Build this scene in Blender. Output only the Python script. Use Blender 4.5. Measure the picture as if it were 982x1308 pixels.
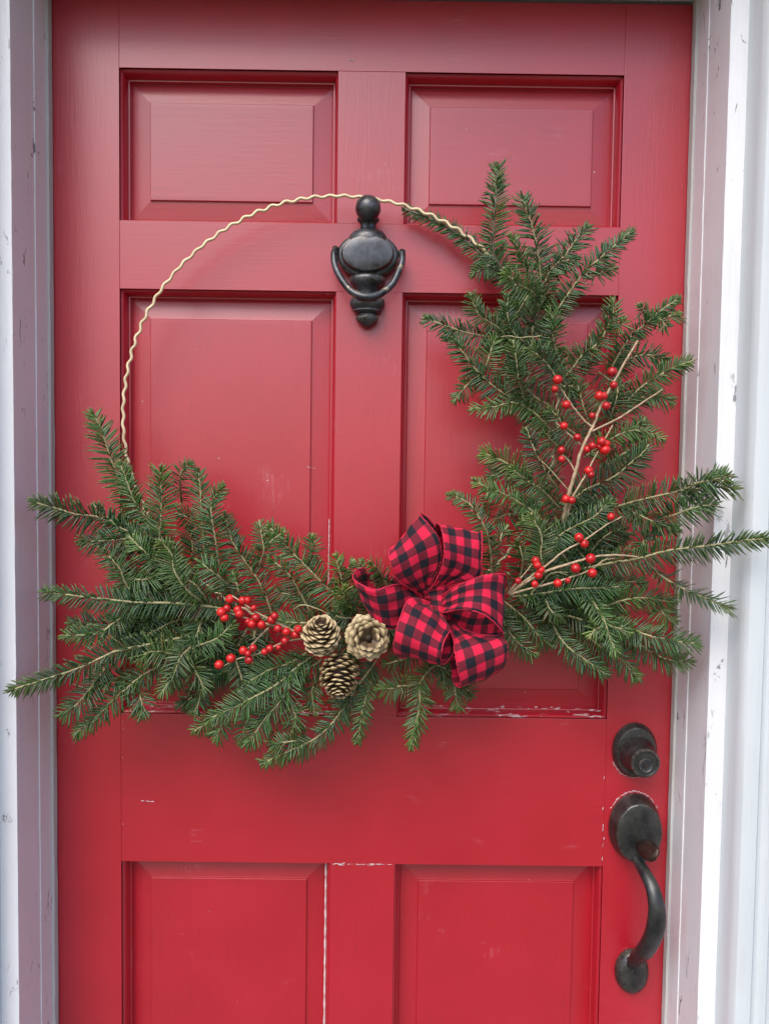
import bpy, bmesh, math, random
import numpy as np
from mathutils import Vector, Matrix

for o in list(bpy.data.objects):
    bpy.data.objects.remove(o, do_unlink=True)
scene = bpy.context.scene
C = scene.collection
R = math.radians
random.seed(7)
rng = np.random.default_rng(11)

# ------------------------------------------------------------------ camera
CAM = np.array([0.0212, -1.1251, 1.355])
PITCH, YAW, ROLL = -0.0471, 0.0043, 0.0133
FPX, PW, PH = 982.0, 982.0, 1308.0
_f = np.array([math.sin(YAW)*math.cos(PITCH), math.cos(YAW)*math.cos(PITCH), math.sin(PITCH)])
_r = np.array([math.cos(YAW), -math.sin(YAW), 0.0])
_u = np.cross(_r, _f)
_R = math.cos(ROLL)*_r + math.sin(ROLL)*_u
_U = -math.sin(ROLL)*_r + math.cos(ROLL)*_u
cam_d = bpy.data.cameras.new('camera'); cam = bpy.data.objects.new('camera', cam_d); C.objects.link(cam)
cam_d.sensor_fit = 'VERTICAL'; cam_d.sensor_height = 36.0; cam_d.lens = 36.0*FPX/PH
cam_d.clip_start = 0.02; cam_d.clip_end = 2000
m = Matrix(((_R[0], _U[0], -_f[0], CAM[0]), (_R[1], _U[1], -_f[1], CAM[1]), (_R[2], _U[2], -_f[2], CAM[2]), (0, 0, 0, 1)))
cam.matrix_world = m
scene.camera = cam

# ------------------------------------------------------------------ sky, sun, exposure
SUN_DIR = Vector((-0.34, -0.82, 1.06)).normalized()
SUN_EL = math.asin(SUN_DIR.z); SUN_AZ = math.atan2(SUN_DIR.x, SUN_DIR.y)
w = bpy.data.worlds.new('World'); scene.world = w; w.use_nodes = True
nt = w.node_tree
bg = nt.nodes['Background']
sky = nt.nodes.new('ShaderNodeTexSky'); sky.sky_type = 'NISHITA'; sky.sun_disc = False
sky.sun_elevation = SUN_EL; sky.sun_rotation = SUN_AZ
sky.air_density = 1.0; sky.dust_density = 3.2; sky.ozone_density = 3.0
nt.links.new(sky.outputs[0], bg.inputs[0]); bg.inputs[1].default_value = 0.14
sd = bpy.data.lights.new('sun', 'SUN'); sd.energy = 1.0; sd.angle = R(42); sd.color = (1.0, 0.96, 0.9)
so = bpy.data.objects.new('sun', sd); C.objects.link(so)
so.rotation_euler = SUN_DIR.to_track_quat('Z', 'Y').to_euler(); so.location = (-2, -4, 6)
vs = scene.view_settings
scene.display_settings.display_device = 'sRGB'
vs.view_transform = 'Standard'; vs.look = 'None'; vs.gamma = 1; vs.use_curve_mapping = False
vs.exposure = 0.88
scene.cycles.max_bounces = 5; scene.cycles.diffuse_bounces = 3; scene.cycles.glossy_bounces = 2; scene.cycles.transmission_bounces = 0
scene.render.resolution_x = 768; scene.render.resolution_y = 1024


# ------------------------------------------------------------------ helpers
def at(px, py, d):
    """world point seen at photo pixel (px, py), d metres in front of the door face"""
    v = _f + _R*((px-PW/2)/FPX) + _U*((PH/2-py)/FPX)
    k = (-d - CAM[1])/v[1]
    return CAM + v*k

def tag(o, label=None, cat=None, group=None, kind=None):
    if label: o['label'] = label
    if cat: o['category'] = cat
    if group: o['group'] = group
    if kind: o['kind'] = kind
    return o

def empty(name, loc=(0, 0, 0)):
    o = bpy.data.objects.new(name, None); o.empty_display_size = 0.05
    o.location = loc; C.objects.link(o); return o

def link(name, me, mat=None, parent=None):
    if mat is not None and len(me.materials) == 0:
        for q in (mat if isinstance(mat, (list, tuple)) else [mat]): me.materials.append(q)
    o = bpy.data.objects.new(name, me); C.objects.link(o)
    if parent is not None:
        o.parent = parent
        pm = parent_world(parent)
        o.matrix_parent_inverse = pm.inverted()
    return o

def parent_world(p):
    if p.parent is None: return Matrix.Translation(p.location)
    return parent_world(p.parent) @ p.matrix_parent_inverse @ Matrix.Translation(p.location)

def mesh_np(name, V, F, smooth=True):
    me = bpy.data.meshes.new(name)
    me.from_pydata(V if isinstance(V, list) else V.tolist(), [], F if isinstance(F, list) else F.tolist())
    me.update()
    if smooth: me.polygons.foreach_set('use_smooth', [True]*len(me.polygons))
    return me

def bm_mesh(name, bm, smooth=False):
    me = bpy.data.meshes.new(name); bm.normal_update(); bm.to_mesh(me); bm.free()
    if smooth: me.polygons.foreach_set('use_smooth', [True]*len(me.polygons))
    return me

def box_bm(x0, x1, y0, y1, z0, z1, bev=0.0, seg=2):
    bm = bmesh.new()
    bmesh.ops.create_cube(bm, size=1)
    for v in bm.verts:
        v.co = Vector(((x0+x1)/2+v.co.x*(x1-x0), (y0+y1)/2+v.co.y*(y1-y0), (z0+z1)/2+v.co.z*(z1-z0)))
    if bev: bmesh.ops.bevel(bm, geom=bm.edges[:], offset=bev, segments=seg, affect='EDGES', profile=0.5)
    return bm

def box(name, x0, x1, y0, y1, z0, z1, mat, parent=None, bev=0.0):
    return link(name, bm_mesh(name, box_bm(x0, x1, y0, y1, z0, z1, bev)), mat, parent)

def catmull(P, n):
    P = np.asarray(P, float)
    if len(P) == 2: P = np.vstack([P[0], (P[0]+P[1])/2, P[1]])
    Q = np.vstack([2*P[0]-P[1], P, 2*P[-1]-P[-2]])
    out = []
    segs = len(P)-1
    for i in range(segs):
        p0, p1, p2, p3 = Q[i], Q[i+1], Q[i+2], Q[i+3]
        k = n if i < segs-1 else n+1
        for j in range(k):
            t = j/n
            out.append(0.5*((2*p1)+(-p0+p2)*t+(2*p0-5*p1+4*p2-p3)*t*t+(-p0+3*p1-3*p2+p3)*t**3))
    return np.array(out)

def resample(P, n):
    s = np.r_[0, np.cumsum(np.linalg.norm(np.diff(P, axis=0), axis=1))]
    t = np.linspace(0, s[-1], n)
    return np.column_stack([np.interp(t, s, P[:, i]) for i in range(P.shape[1])]), s[-1]

def frames(P):
    T = np.gradient(P, axis=0); T /= np.linalg.norm(T, axis=1)[:, None]+1e-12
    ref = np.array([0, -1.0, 0.05])
    N = ref-np.outer(T@ref, np.ones(3))*T if False else ref[None]-(T@ref)[:, None]*T
    N /= np.linalg.norm(N, axis=1)[:, None]+1e-12
    return T, N, np.cross(T, N)

def tube_np(P, rad, sides=6, caps=True, flat=1.0):
    """tube along P; rad scalar or per-point; returns verts, faces lists"""
    P = np.asarray(P, float); n = len(P)
    rad = np.full(n, rad) if np.isscalar(rad) else np.asarray(rad)
    T, N, B = frames(P)
    V = []; F = []
    for i in range(n):
        for k in range(sides):
            a = 2*math.pi*k/sides
            V.append(P[i]+rad[i]*(math.cos(a)*B[i]+flat*math.sin(a)*N[i]))
    for i in range(n-1):
        for k in range(sides):
            a, b = i*sides+k, i*sides+(k+1) % sides
            F.append((a, b, b+sides, a+sides))
    if caps:
        F.append(tuple(range(sides))[::-1]); F.append(tuple((n-1)*sides+k for k in range(sides)))
    return [tuple(v) for v in V], F

def merge(parts):
    V = []; F = []
    for v, f in parts:
        o = len(V); V += v; F += [tuple(i+o for i in q) for q in f]
    return V, F

def lathe_mesh(name, prof, seg, origin, axis='z', sx=1.0, sy=1.0, sz=1.0):
    """prof: list of (radius, height); revolved about axis"""
    V = []; F = []
    for r, h in prof:
        for k in range(seg):
            a = 2*math.pi*k/seg
            if axis == 'z': p = (r*math.cos(a)*sx, r*math.sin(a)*sy, h)
            else: p = (r*math.cos(a)*sx, -h, r*math.sin(a)*sz)
            V.append((origin[0]+p[0], origin[1]+p[1], origin[2]+p[2]))
    for i in range(len(prof)-1):
        for k in range(seg):
            a, b = i*seg+k, i*seg+(k+1) % seg
            F.append((a, b, b+seg, a+seg))
    F.append(tuple(range(seg))[::-1]); F.append(tuple((len(prof)-1)*seg+k for k in range(seg)))
    me = mesh_np(name, V, F, True)
    bm = bmesh.new(); bm.from_mesh(me); bmesh.ops.recalc_face_normals(bm, faces=bm.faces); bm.to_mesh(me); bm.free()
    me.set_sharp_from_angle(angle=R(40))
    return me

# ------------------------------------------------------------------ materials
def newmat(name):
    mt = bpy.data.materials.new(name); mt.use_nodes = True
    n = mt.node_tree; b = n.nodes['Principled BSDF']
    return mt, n, b

class G:
    """small node-graph helper"""
    def __init__(s, n): s.n = n; s.L = n.links.new
    def node(s, t, **k):
        q = s.n.nodes.new(t)
        for a, v in k.items(): setattr(q, a, v)
        return q
    def obj(s, scale=(1, 1, 1), loc=(0, 0, 0), space='Object'):
        t = s.node('ShaderNodeTexCoord'); mp = s.node('ShaderNodeMapping')
        mp.inputs['Scale'].default_value = scale; mp.inputs['Location'].default_value = loc
        s.L(t.outputs[space], mp.inputs[0]); return mp.outputs[0]
    def noise(s, vec, scale, detail=4, rough=0.6, dist=0.0):
        q = s.node('ShaderNodeTexNoise'); q.inputs['Scale'].default_value = scale
        q.inputs['Detail'].default_value = detail; q.inputs['Roughness'].default_value = rough
        q.inputs['Distortion'].default_value = dist
        s.L(vec, q.inputs['Vector']); return q.outputs[0]
    def ramp(s, fac, a, b, c0=(0, 0, 0, 1), c1=(1, 1, 1, 1)):
        q = s.node('ShaderNodeValToRGB'); e = q.color_ramp.elements
        e[0].position = a; e[1].position = b; e[0].color = c0; e[1].color = c1
        s.L(fac, q.inputs[0]); return q.outputs[0]
    def mix(s, fac, a, b):
        q = s.node('ShaderNodeMix', data_type='RGBA')
        for sock, v in ((q.inputs[0], fac), (q.inputs[6], a), (q.inputs[7], b)):
            if hasattr(v, 'is_output'): s.L(v, sock)
            else: sock.default_value = v
        return q.outputs[2]
    def math(s, op, a, b=0.0, clamp=False):
        q = s.node('ShaderNodeMath', operation=op, use_clamp=clamp)
        for sock, v in ((q.inputs[0], a), (q.inputs[1], b)):
            if hasattr(v, 'is_output'): s.L(v, sock)
            else: sock.default_value = v
        return q.outputs[0]
    def bump(s, b, h, strength=0.3, dist=0.001):
        q = s.node('ShaderNodeBump'); q.inputs['Strength'].default_value = strength
        q.inputs['Distance'].default_value = dist
        s.L(h, q.inputs['Height']); s.L(q.outputs[0], b.inputs['Normal'])

RED = (0.42, 0.004, 0.016, 1)
def red_paint(name, grain, chips=0.0):
    """glossy red enamel over wood; grain axis 'v' or 'h'; chips = share of worn-through pale flecks"""
    mt, n, b = newmat(name); g = G(n)
    sc = (60, 30, 3.0) if grain == 'v' else (3.0, 30, 60)
    gr = g.noise(g.obj(sc), 5.0, 3, 0.65)
    plain = g.obj()
    big = g.noise(plain, 6.0, 3, 0.6)
    col = g.mix(g.ramp(big, 0.35, 0.7), (RED[0]*0.94, RED[1]*0.9, RED[2]*0.9, 1), (RED[0]*1.06, RED[1]*1.25, RED[2]*1.2, 1))
    col = g.mix(g.ramp(gr, 0.60, 0.75), col, (RED[0]*0.82, RED[1]*0.8, RED[2]*0.8, 1))
    # chalky scuffs, and sparse chips through to white primer
    scuff = g.math('MULTIPLY', g.ramp(g.noise(g.obj((1.0, 1.0, 1.6), (7.3, 0, 2.2)), 11, 4, 0.7, 0.4), 0.62, 0.80), g.ramp(gr, 0.48, 0.62))
    col = g.mix(g.math('MULTIPLY', scuff, 0.42), col, (0.62, 0.24, 0.27, 1))
    sp = g.ramp(g.noise(g.obj((1, 1, 1), (3.1, 0, 1.7)), 95, 2, 0.55), 0.785, 0.795)
    if chips:
        vecc = g.obj((26, 22, 90) if grain == 'h' else (90, 22, 26))
        ch = g.ramp(g.noise(vecc, 1.8, 5, 0.75, 0.5), 0.70-chips, 0.72-chips)
        sp = g.math('MAXIMUM', sp, ch)
    col = g.mix(sp, col, (0.66, 0.50, 0.50, 1))
    n.links.new(col, b.inputs['Base Color'])
    rr = g.math('ADD', 0.33, g.math('MULTIPLY', big, 0.10))
    rr = g.math('ADD', rr, g.math('MULTIPLY', scuff, 0.2))
    n.links.new(rr, b.inputs['Roughness'])
    b.inputs['Specular IOR Level'].default_value = 0.8
    b.inputs['Coat Weight'].default_value = 0.45; b.inputs['Coat Roughness'].default_value = 0.30; b.inputs['Coat IOR'].default_value = 1.6
    g.bump(b, g.math('ADD', gr, g.math('MULTIPLY', g.noise(plain, 700, 1, 0.5), 0.4)), 0.19 if grain == 'v' else 0.11, 0.0012)
    n.links.new(b.inputs['Normal'].links[0].from_socket, b.inputs['Coat Normal'])
    return mt
red_v = red_paint('red_paint_vertical', 'v')
red_h = red_paint('red_paint_horizontal', 'h')
red_worn = red_paint('red_paint_worn', 'h', 0.11)

def white_paint(name, col0, wear, rough=0.55, streak=60, seed=0.0):
    mt, n, b = newmat(name); g = G(n)
    gr = g.noise(g.obj((streak, streak, 2.5), (seed, 0, seed)), 4.0, 3, 0.65)
    big = g.noise(g.obj((1, 1, 0.5), (seed, seed, 0)), 7.0, 4, 0.65)
    col = g.mix(g.ramp(big, 0.3, 0.75), col0, tuple(c*0.90 for c in col0[:3])+(1,))
    col = g.mix(g.math('MULTIPLY', g.ramp(gr, 0.55, 0.75), 0.30), col, tuple(c*0.75 for c in col0[:3])+(1,))
    nick = g.ramp(g.noise(g.obj((1.0, 1.0, 0.38), (seed*2, 0, seed)), 58, 4, 0.72, 0.6), 0.70-wear, 0.74-wear)
    gate = g.ramp(g.noise(g.obj((1, 1, 0.6), (0, seed, 4)), 9, 2, 0.5), 0.42, 0.54)
    m2 = g.math('MULTIPLY', nick, gate)
    col = g.mix(g.math('MULTIPLY', m2, 0.85), col, (0.14, 0.13, 0.14, 1))
    n.links.new(col, b.inputs['Base Color'])
    b.inputs['Roughness'].default_value = rough
    g.bump(b, g.math('SUBTRACT', gr, g.math('MULTIPLY', m2, 1.5)), 0.35, 0.0012)
    return mt
jamb_paint = white_paint('weathered_jamb_paint', (0.78, 0.78, 0.80, 1), 0.080, 0.55)
trim_paint = white_paint('white_trim_paint', (0.60, 0.63, 0.645, 1), 0.0, 0.5, 40, 3.3)
siding_paint = white_paint('white_siding_paint', (0.72, 0.74, 0.74, 1), -0.03, 0.6, 20, 5.1)
mt, n, b = newmat('grey_rubber_seal'); b.inputs['Base Color'].default_value = (0.50, 0.49, 0.47, 1); b.inputs['Roughness'].default_value = 0.7
seal_mat = mt

def metal_black(name, warm, chip=0.66):
    mt, n, b = newmat(name); g = G(n)
    t = g.noise(g.obj(), 45, 6, 0.65)
    t2 = g.noise(g.obj((1, 1, 1), (5, 2, 1)), 260, 3, 0.6)
    col = g.mix(g.ramp(t, 0.38, 0.70), (0.012, 0.013, 0.015, 1), warm)
    col = g.mix(g.ramp(g.noise(g.obj((1, 1, 1), (1, 7, 3)), 95, 5, 0.7), chip, chip+.05), col, (0.26, 0.20, 0.13, 1))
    ge = g.node('ShaderNodeNewGeometry')
    edge = g.math('MULTIPLY', g.ramp(ge.outputs['Pointiness'], 0.515, 0.56), g.ramp(t2, 0.40, 0.65))
    col = g.mix(g.math('MULTIPLY', edge, 0.6), col, (0.20, 0.17, 0.13, 1))
    n.links.new(col, b.inputs['Base Color'])
    b.inputs['Metallic'].default_value = 0.35; b.inputs['Specular IOR Level'].default_value = 0.8
    n.links.new(g.math('ADD', 0.20, g.math('MULTIPLY', t, 0.28)), b.inputs['Roughness'])
    g.bump(b, g.math('ADD', t, g.math('MULTIPLY', t2, 0.5)), 0.12, 0.001)
    return mt
iron = metal_black('black_iron', (0.085, 0.090, 0.105, 1))
rubbed_iron = metal_black('rubbed_iron', (0.085, 0.090, 0.105, 1), 0.57)
bronze = metal_black('dark_bronze', (0.050, 0.050, 0.044, 1))
mt, n, b = newmat('worn_brown_bronze'); g = G(n)
n.links.new(g.mix(g.ramp(g.noise(g.obj(), 80, 5, 0.7), 0.35, 0.7), (0.030, 0.018, 0.014, 1), (0.075, 0.045, 0.034, 1)), b.inputs['Base Color'])
b.inputs['Metallic'].default_value = 0.7; b.inputs['Roughness'].default_value = 0.38
brown_bronze = mt

mt, n, b = newmat('gold_painted_wire'); b.inputs['Base Color'].default_value = (0.76, 0.61, 0.38, 1)
b.inputs['Metallic'].default_value = 0.25; b.inputs['Roughness'].default_value = 0.42
gold_wire = mt

mt, n, b = newmat('fir_needle'); g = G(n)
at_ = g.node('ShaderNodeAttribute', attribute_name='tint')
geo = g.node('ShaderNodeNewGeometry')
n.links.new(at_.outputs['Color'], b.inputs['Base Color'])
b.inputs['Roughness'].default_value = 0.33; b.inputs['Specular IOR Level'].default_value = 0.75
b.inputs['Transmission Weight'].default_value = 0.0
needle_mat = mt

def bark(name, c0, c1):
    mt, n, b = newmat(name); g = G(n)
    t = g.noise(g.obj(), 170, 5, 0.7)
    n.links.new(g.mix(g.ramp(t, 0.35, 0.68), c0, c1), b.inputs['Base Color'])
    b.inputs['Roughness'].default_value = 0.65
    g.bump(b, t, 0.4, 0.0008)
    return mt
young_bark = bark('young_fir_bark', (0.22, 0.20, 0.09, 1), (0.42, 0.37, 0.20, 1))
old_bark = bark('old_fir_bark', (0.10, 0.085, 0.06, 1), (0.24, 0.21, 0.16, 1))
berry_bark = bark('berry_twig_bark', (0.30, 0.20, 0.11, 1), (0.56, 0.43, 0.28, 1))

mt, n, b = newmat('red_berry_skin'); g = G(n)
oi = g.node('ShaderNodeObjectInfo')
n.links.new(g.mix(oi.outputs['Random'], (0.36, 0.005, 0.008, 1), (0.64, 0.014, 0.013, 1)), b.inputs['Base Color'])
b.inputs['Roughness'].default_value = 0.28; b.inputs['Specular IOR Level'].default_value = 0.55
b.inputs['Subsurface Weight'].default_value = 0.0
berry_mat = mt
mt, n, b = newmat('berry_calyx'); b.inputs['Base Color'].default_value = (0.03, 0.015, 0.01, 1); b.inputs['Roughness'].default_value = 0.8
calyx_mat = mt

mt, n, b = newmat('pine_cone_scale'); g = G(n)
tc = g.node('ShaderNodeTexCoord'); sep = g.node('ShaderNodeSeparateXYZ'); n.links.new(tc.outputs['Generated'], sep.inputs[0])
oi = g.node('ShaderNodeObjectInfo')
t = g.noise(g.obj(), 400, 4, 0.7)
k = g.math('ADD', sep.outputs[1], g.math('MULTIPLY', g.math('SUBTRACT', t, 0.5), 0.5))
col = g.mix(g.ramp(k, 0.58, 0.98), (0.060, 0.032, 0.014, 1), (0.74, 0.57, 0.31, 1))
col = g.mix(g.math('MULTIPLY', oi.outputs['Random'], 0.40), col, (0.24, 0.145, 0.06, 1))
n.links.new(col, b.inputs['Base Color']); b.inputs['Roughness'].default_value = 0.5
g.bump(b, t, 0.3, 0.0006)
cone_mat = mt

# buffalo-check ribbon from the ribbon's own UV (u along, v across, in squares)
mt, n, b = newmat('buffalo_check_ribbon'); g = G(n)
uv = g.node('ShaderNodeUVMap', uv_map='UVMap'); sep = g.node('ShaderNodeSeparateXYZ'); n.links.new(uv.outputs[0], sep.inputs[0])
def stripe(s): return g.math('GREATER_THAN', g.math('FRACT', g.math('MULTIPLY', s, 0.5)), 0.5)
su, sv = stripe(sep.outputs[0]), stripe(sep.outputs[1])
# twill weave in the mixed squares: fine alternating threads
thr = g.math('FRACT', g.math('MULTIPLY', g.math('ADD', sep.outputs[0], sep.outputs[1]), 9.0))
weave = g.math('GREATER_THAN', thr, 0.5)
tot = g.math('ADD', su, sv)
both = g.math('GREATER_THAN', tot, 1.5); anyb = g.math('GREATER_THAN', tot, 0.5)
REDR = (0.68, 0.012, 0.054, 1); BLK = (0.008, 0.010, 0.016, 1)
half = g.mix(weave, (0.26, 0.010, 0.028, 1), (0.050, 0.010, 0.018, 1))
col = g.mix(anyb, REDR, half); col = g.mix(both, col, BLK)
cloth = g.noise(g.obj(), 700, 2, 0.6)
col = g.mix(g.math('MULTIPLY', cloth, 0.10), col, (0.10, 0.02, 0.03, 1))
n.links.new(col, b.inputs['Base Color']); b.inputs['Roughness'].default_value = 0.8
b.inputs['Sheen Weight'].default_value = 0.04; b.inputs['Specular IOR Level'].default_value = 0.25
wv = g.node('ShaderNodeTexWave'); wv.inputs['Scale'].default_value = 6.0; n.links.new(uv.outputs[0], wv.inputs[0])
g.bump(b, g.math('ADD', cloth, wv.outputs['Fac']), 0.12, 0.0006)
ribbon_mat = mt
mt, n, b = newmat('ribbon_edge_thread'); g = G(n)
n.links.new(g.mix(g.noise(g.obj(), 500, 2, 0.6), (0.40, 0.008, 0.028, 1), (0.66, 0.020, 0.070, 1)), b.inputs['Base Color'])
b.inputs['Roughness'].default_value = 0.8
thread_mat = mt
mt, n, b = newmat('bare_primer'); g = G(n)
n.links.new(g.mix(g.noise(g.obj((1, 1, .3)), 130, 4, 0.7), (0.75, 0.70, 0.70, 1), (0.55, 0.40, 0.40, 1)), b.inputs['Base Color'])
primer_mat = mt

def concrete(name, c0, c1, s):
    mt, n, b = newmat(name); g = G(n)
    t = g.noise(g.obj(), s, 8, 0.65)
    n.links.new(g.mix(g.ramp(t, 0.3, 0.7), c0, c1), b.inputs['Base Color']); b.inputs['Roughness'].default_value = 0.85
    g.bump(b, t, 0.3, 0.01); return mt
porch_mat = concrete('porch_concrete', (0.11, 0.105, 0.10, 1), (0.18, 0.175, 0.165, 1), 9)
lawn_mat = concrete('winter_lawn', (0.055, 0.065, 0.025, 1), (0.11, 0.10, 0.05, 1), 1.5)

# ------------------------------------------------------------------ ground and porch
GZ = -0.42
gr = link('ground', bm_mesh('ground', box_bm(-600, 600, -600, 600, GZ-0.3, GZ)), lawn_mat); tag(gr, kind='structure')
po = link('porch_floor', bm_mesh('porch_floor', box_bm(-1.3, 1.3, -1.6, 0.0, GZ-0.1, -0.16, 0.012)), porch_mat); tag(po, kind='structure')

# ------------------------------------------------------------------ house wall (beyond the trim)
wall = empty('house_wall', (0, 0.03, GZ)); tag(wall, 'white clapboard house wall either side of the door frame', 'wall')
SH = 0.105
bm = bmesh.new()
prof = [(0.0, 0.0), (-0.020, 0.0), (-0.006, SH+0.02), (0.0, SH+0.02)]
vs_ = [bm.verts.new((xx, y, z)) for xx in (0, 1.4) for y, z in prof]
for i in range(4):
    j = (i+1) % 4
    bm.faces.new((vs_[i], vs_[j], vs_[4+j], vs_[4+i]))
bm.faces.new(vs_[0:4][::-1]); bm.faces.new(vs_[4:8])
bmesh.ops.recalc_face_normals(bm, faces=bm.faces)
clap = bm_mesh('clapboard', bm); clap.materials.append(siding_paint)
nb = int((2.9-GZ)/SH)
for i in range(nb):
    for s in (-1, 1):
        o = link('clapboard', clap, None, wall); o.location = (0.66 if s > 0 else -2.06, 0.03, GZ+i*SH)
box('sheathing', -2.06, -0.50, 0.031, 0.16, GZ, 2.9, siding_paint, wall)
box('sheathing', 0.50, 2.06, 0.031, 0.16, GZ, 2.9, siding_paint, wall)
box('sheathing', -0.50, 0.50, 0.031, 0.16, 2.13, 2.9, siding_paint, wall)
box('frieze_board', -0.66, 0.66, -0.02, 0.03, 2.33, 2.9, siding_paint, wall)

# ------------------------------------------------------------------ door frame
DW = 0.457; DT = 2.034
frame = empty('door_frame', (0, 0, -0.1)); tag(frame, 'weathered white wooden frame round the red door, with fluted outer casing', 'door frame')
def nicked(bm, amp, step):
    """subdivide long edges and jitter a little so painted arrises are not ruler-straight"""
    for _ in range(1):
        le = [e for e in bm.edges if e.calc_length() > 0.6]
        bmesh.ops.subdivide_edges(bm, edges=le, cuts=int(1.6/step))
    for v in bm.verts:
        v.co.x += rng.normal(0, amp); v.co.y += rng.normal(0, amp)
    return bm
for s in (-1, 1):
    def sb(name, u0, u1, y0, y1, z0, z1, mat, bev=0.0, jit=0.0):
        a, c = (u0, u1) if s > 0 else (-u1, -u0)
        bm = box_bm(a, c, y0, y1, z0, z1, bev)
        if jit: nicked(bm, jit, 0.02)
        return link(name, bm_mesh(name, bm), mat, frame)
    sb('jamb', DW+0.0013, DW+0.027, -0.118, 0.07, -0.1, DT+0.03, jamb_paint, 0.0005, 0.00012)
    sb('door_stop', DW, DW+0.014, -0.052, 0.0, -0.1, DT+0.012, jamb_paint, 0.0003, 0.00012)
    sb('weatherstrip', DW-0.0030, DW+0.006, -0.0150, -0.0015, -0.1, DT, seal_mat, 0.0012, 0.0002)
    # fluted outer casing: profile swept in z
    U0 = DW+0.0245
    prof = [(U0, 0.03), (U0, -0.150), (U0+0.0025, -0.158), (U0+0.006, -0.1625), (U0+0.012, -0.165), (U0+0.022, -0.1655)]
    u = U0+0.022
    for k in range(6):
        prof += [(u+0.002, -0.1655), (u+0.005, -0.1625), (u+0.009, -0.1615), (u+0.013, -0.1625), (u+0.016, -0.1655)]; u += 0.0195
    prof += [(U0+0.155, -0.1655), (U0+0.158, -0.162), (U0+0.158, 0.03)]
    V = []; F = []; zz = np.linspace(-0.1, DT+0.10, 40)
    for z in zz:
        for (uu, yy) in prof: V.append((s*(uu+rng.normal(0, 0.0001)), yy+rng.normal(0, 0.0001), z))
    k = len(prof)
    for i in range(len(zz)-1):
        for j in range(k):
            a, b_ = i*k+j, i*k+(j+1) % k
            F.append((a, b_, b_+k, a+k) if s < 0 else (a+k, b_+k, b_, a))
    F.append(tuple(range(k))); F.append(tuple((len(zz)-1)*k+j for j in range(k)))
    me = mesh_np('casing', V, F, True); me.set_sharp_from_angle(angle=R(25))
    bm = bmesh.new(); bm.from_mesh(me); bmesh.ops.recalc_face_normals(bm, faces=bm.faces); bm.to_mesh(me); bm.free()
    link('casing', me, trim_paint, frame)
box('head_jamb', -DW-0.0045, DW+0.0045, -0.117, 0.07, DT+0.0045, DT+0.029, jamb_paint, frame, 0.002)
box('door_stop', -DW+0.0003, DW-0.0003, -0.0515, 0.0, DT, DT+0.013, jamb_paint, frame, 0.0018)
box('head_casing', -DW-0.17, DW+0.17, -0.160, 0.03, DT+0.1003, DT+0.17, trim_paint, frame, 0.004)
box('head_casing', -DW-0.0243, DW+0.0243, -0.150, 0.03, DT+0.0295, DT+0.1, trim_paint, frame, 0.003)
box('shade_hood', -DW-0.22, DW+0.22, -0.31, 0.03, DT+0.1703, DT+0.24, trim_paint, frame, 0.006)  # hood out of view, added and sized to shade the top of the door
box('sill', -DW-0.02, DW+0.02, -0.17, 0.07, -0.155, -0.012, porch_mat, frame, 0.004)

# ------------------------------------------------------------------ door
door = empty('front_door', (0, 0.02, 0)); tag(door, 'glossy red six-panel wooden front door with worn paint', 'door')
TH = 0.045
ZR = [0.0, 0.20, 0.774, 0.998, 1.620, 1.717, 1.931, DT-0.004]
XS = 0.360; XM = 0.048; EW = DW-0.002
B = 0.0004
for s in (-1, 1):
    a, c = (XS, EW) if s > 0 else (-EW, -XS)
    box('stile', a, c, 0, TH, 0.004, ZR[7], red_v, door, B)
gp = 0.00008
for z0, z1 in ((0.004, ZR[1]), (ZR[2], ZR[3]), (ZR[4], ZR[5]), (ZR[6], ZR[7])):
    box('rail', -XS+gp, XS-gp, 0.0003, TH-0.0003, z0, z1, red_h, door, B)
openings = []
for z0, z1 in ((ZR[1], ZR[2]), (ZR[3], ZR[4]), (ZR[5], ZR[6])):
    box('mullion', -XM, XM, 0.0005, TH-0.0005, z0+gp, z1-gp, red_v, door, B)
    openings += [(-XS, -XM, z0, z1), (XM, XS, z0, z1)]
MW, MD = 0.0095, 0.031
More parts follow.
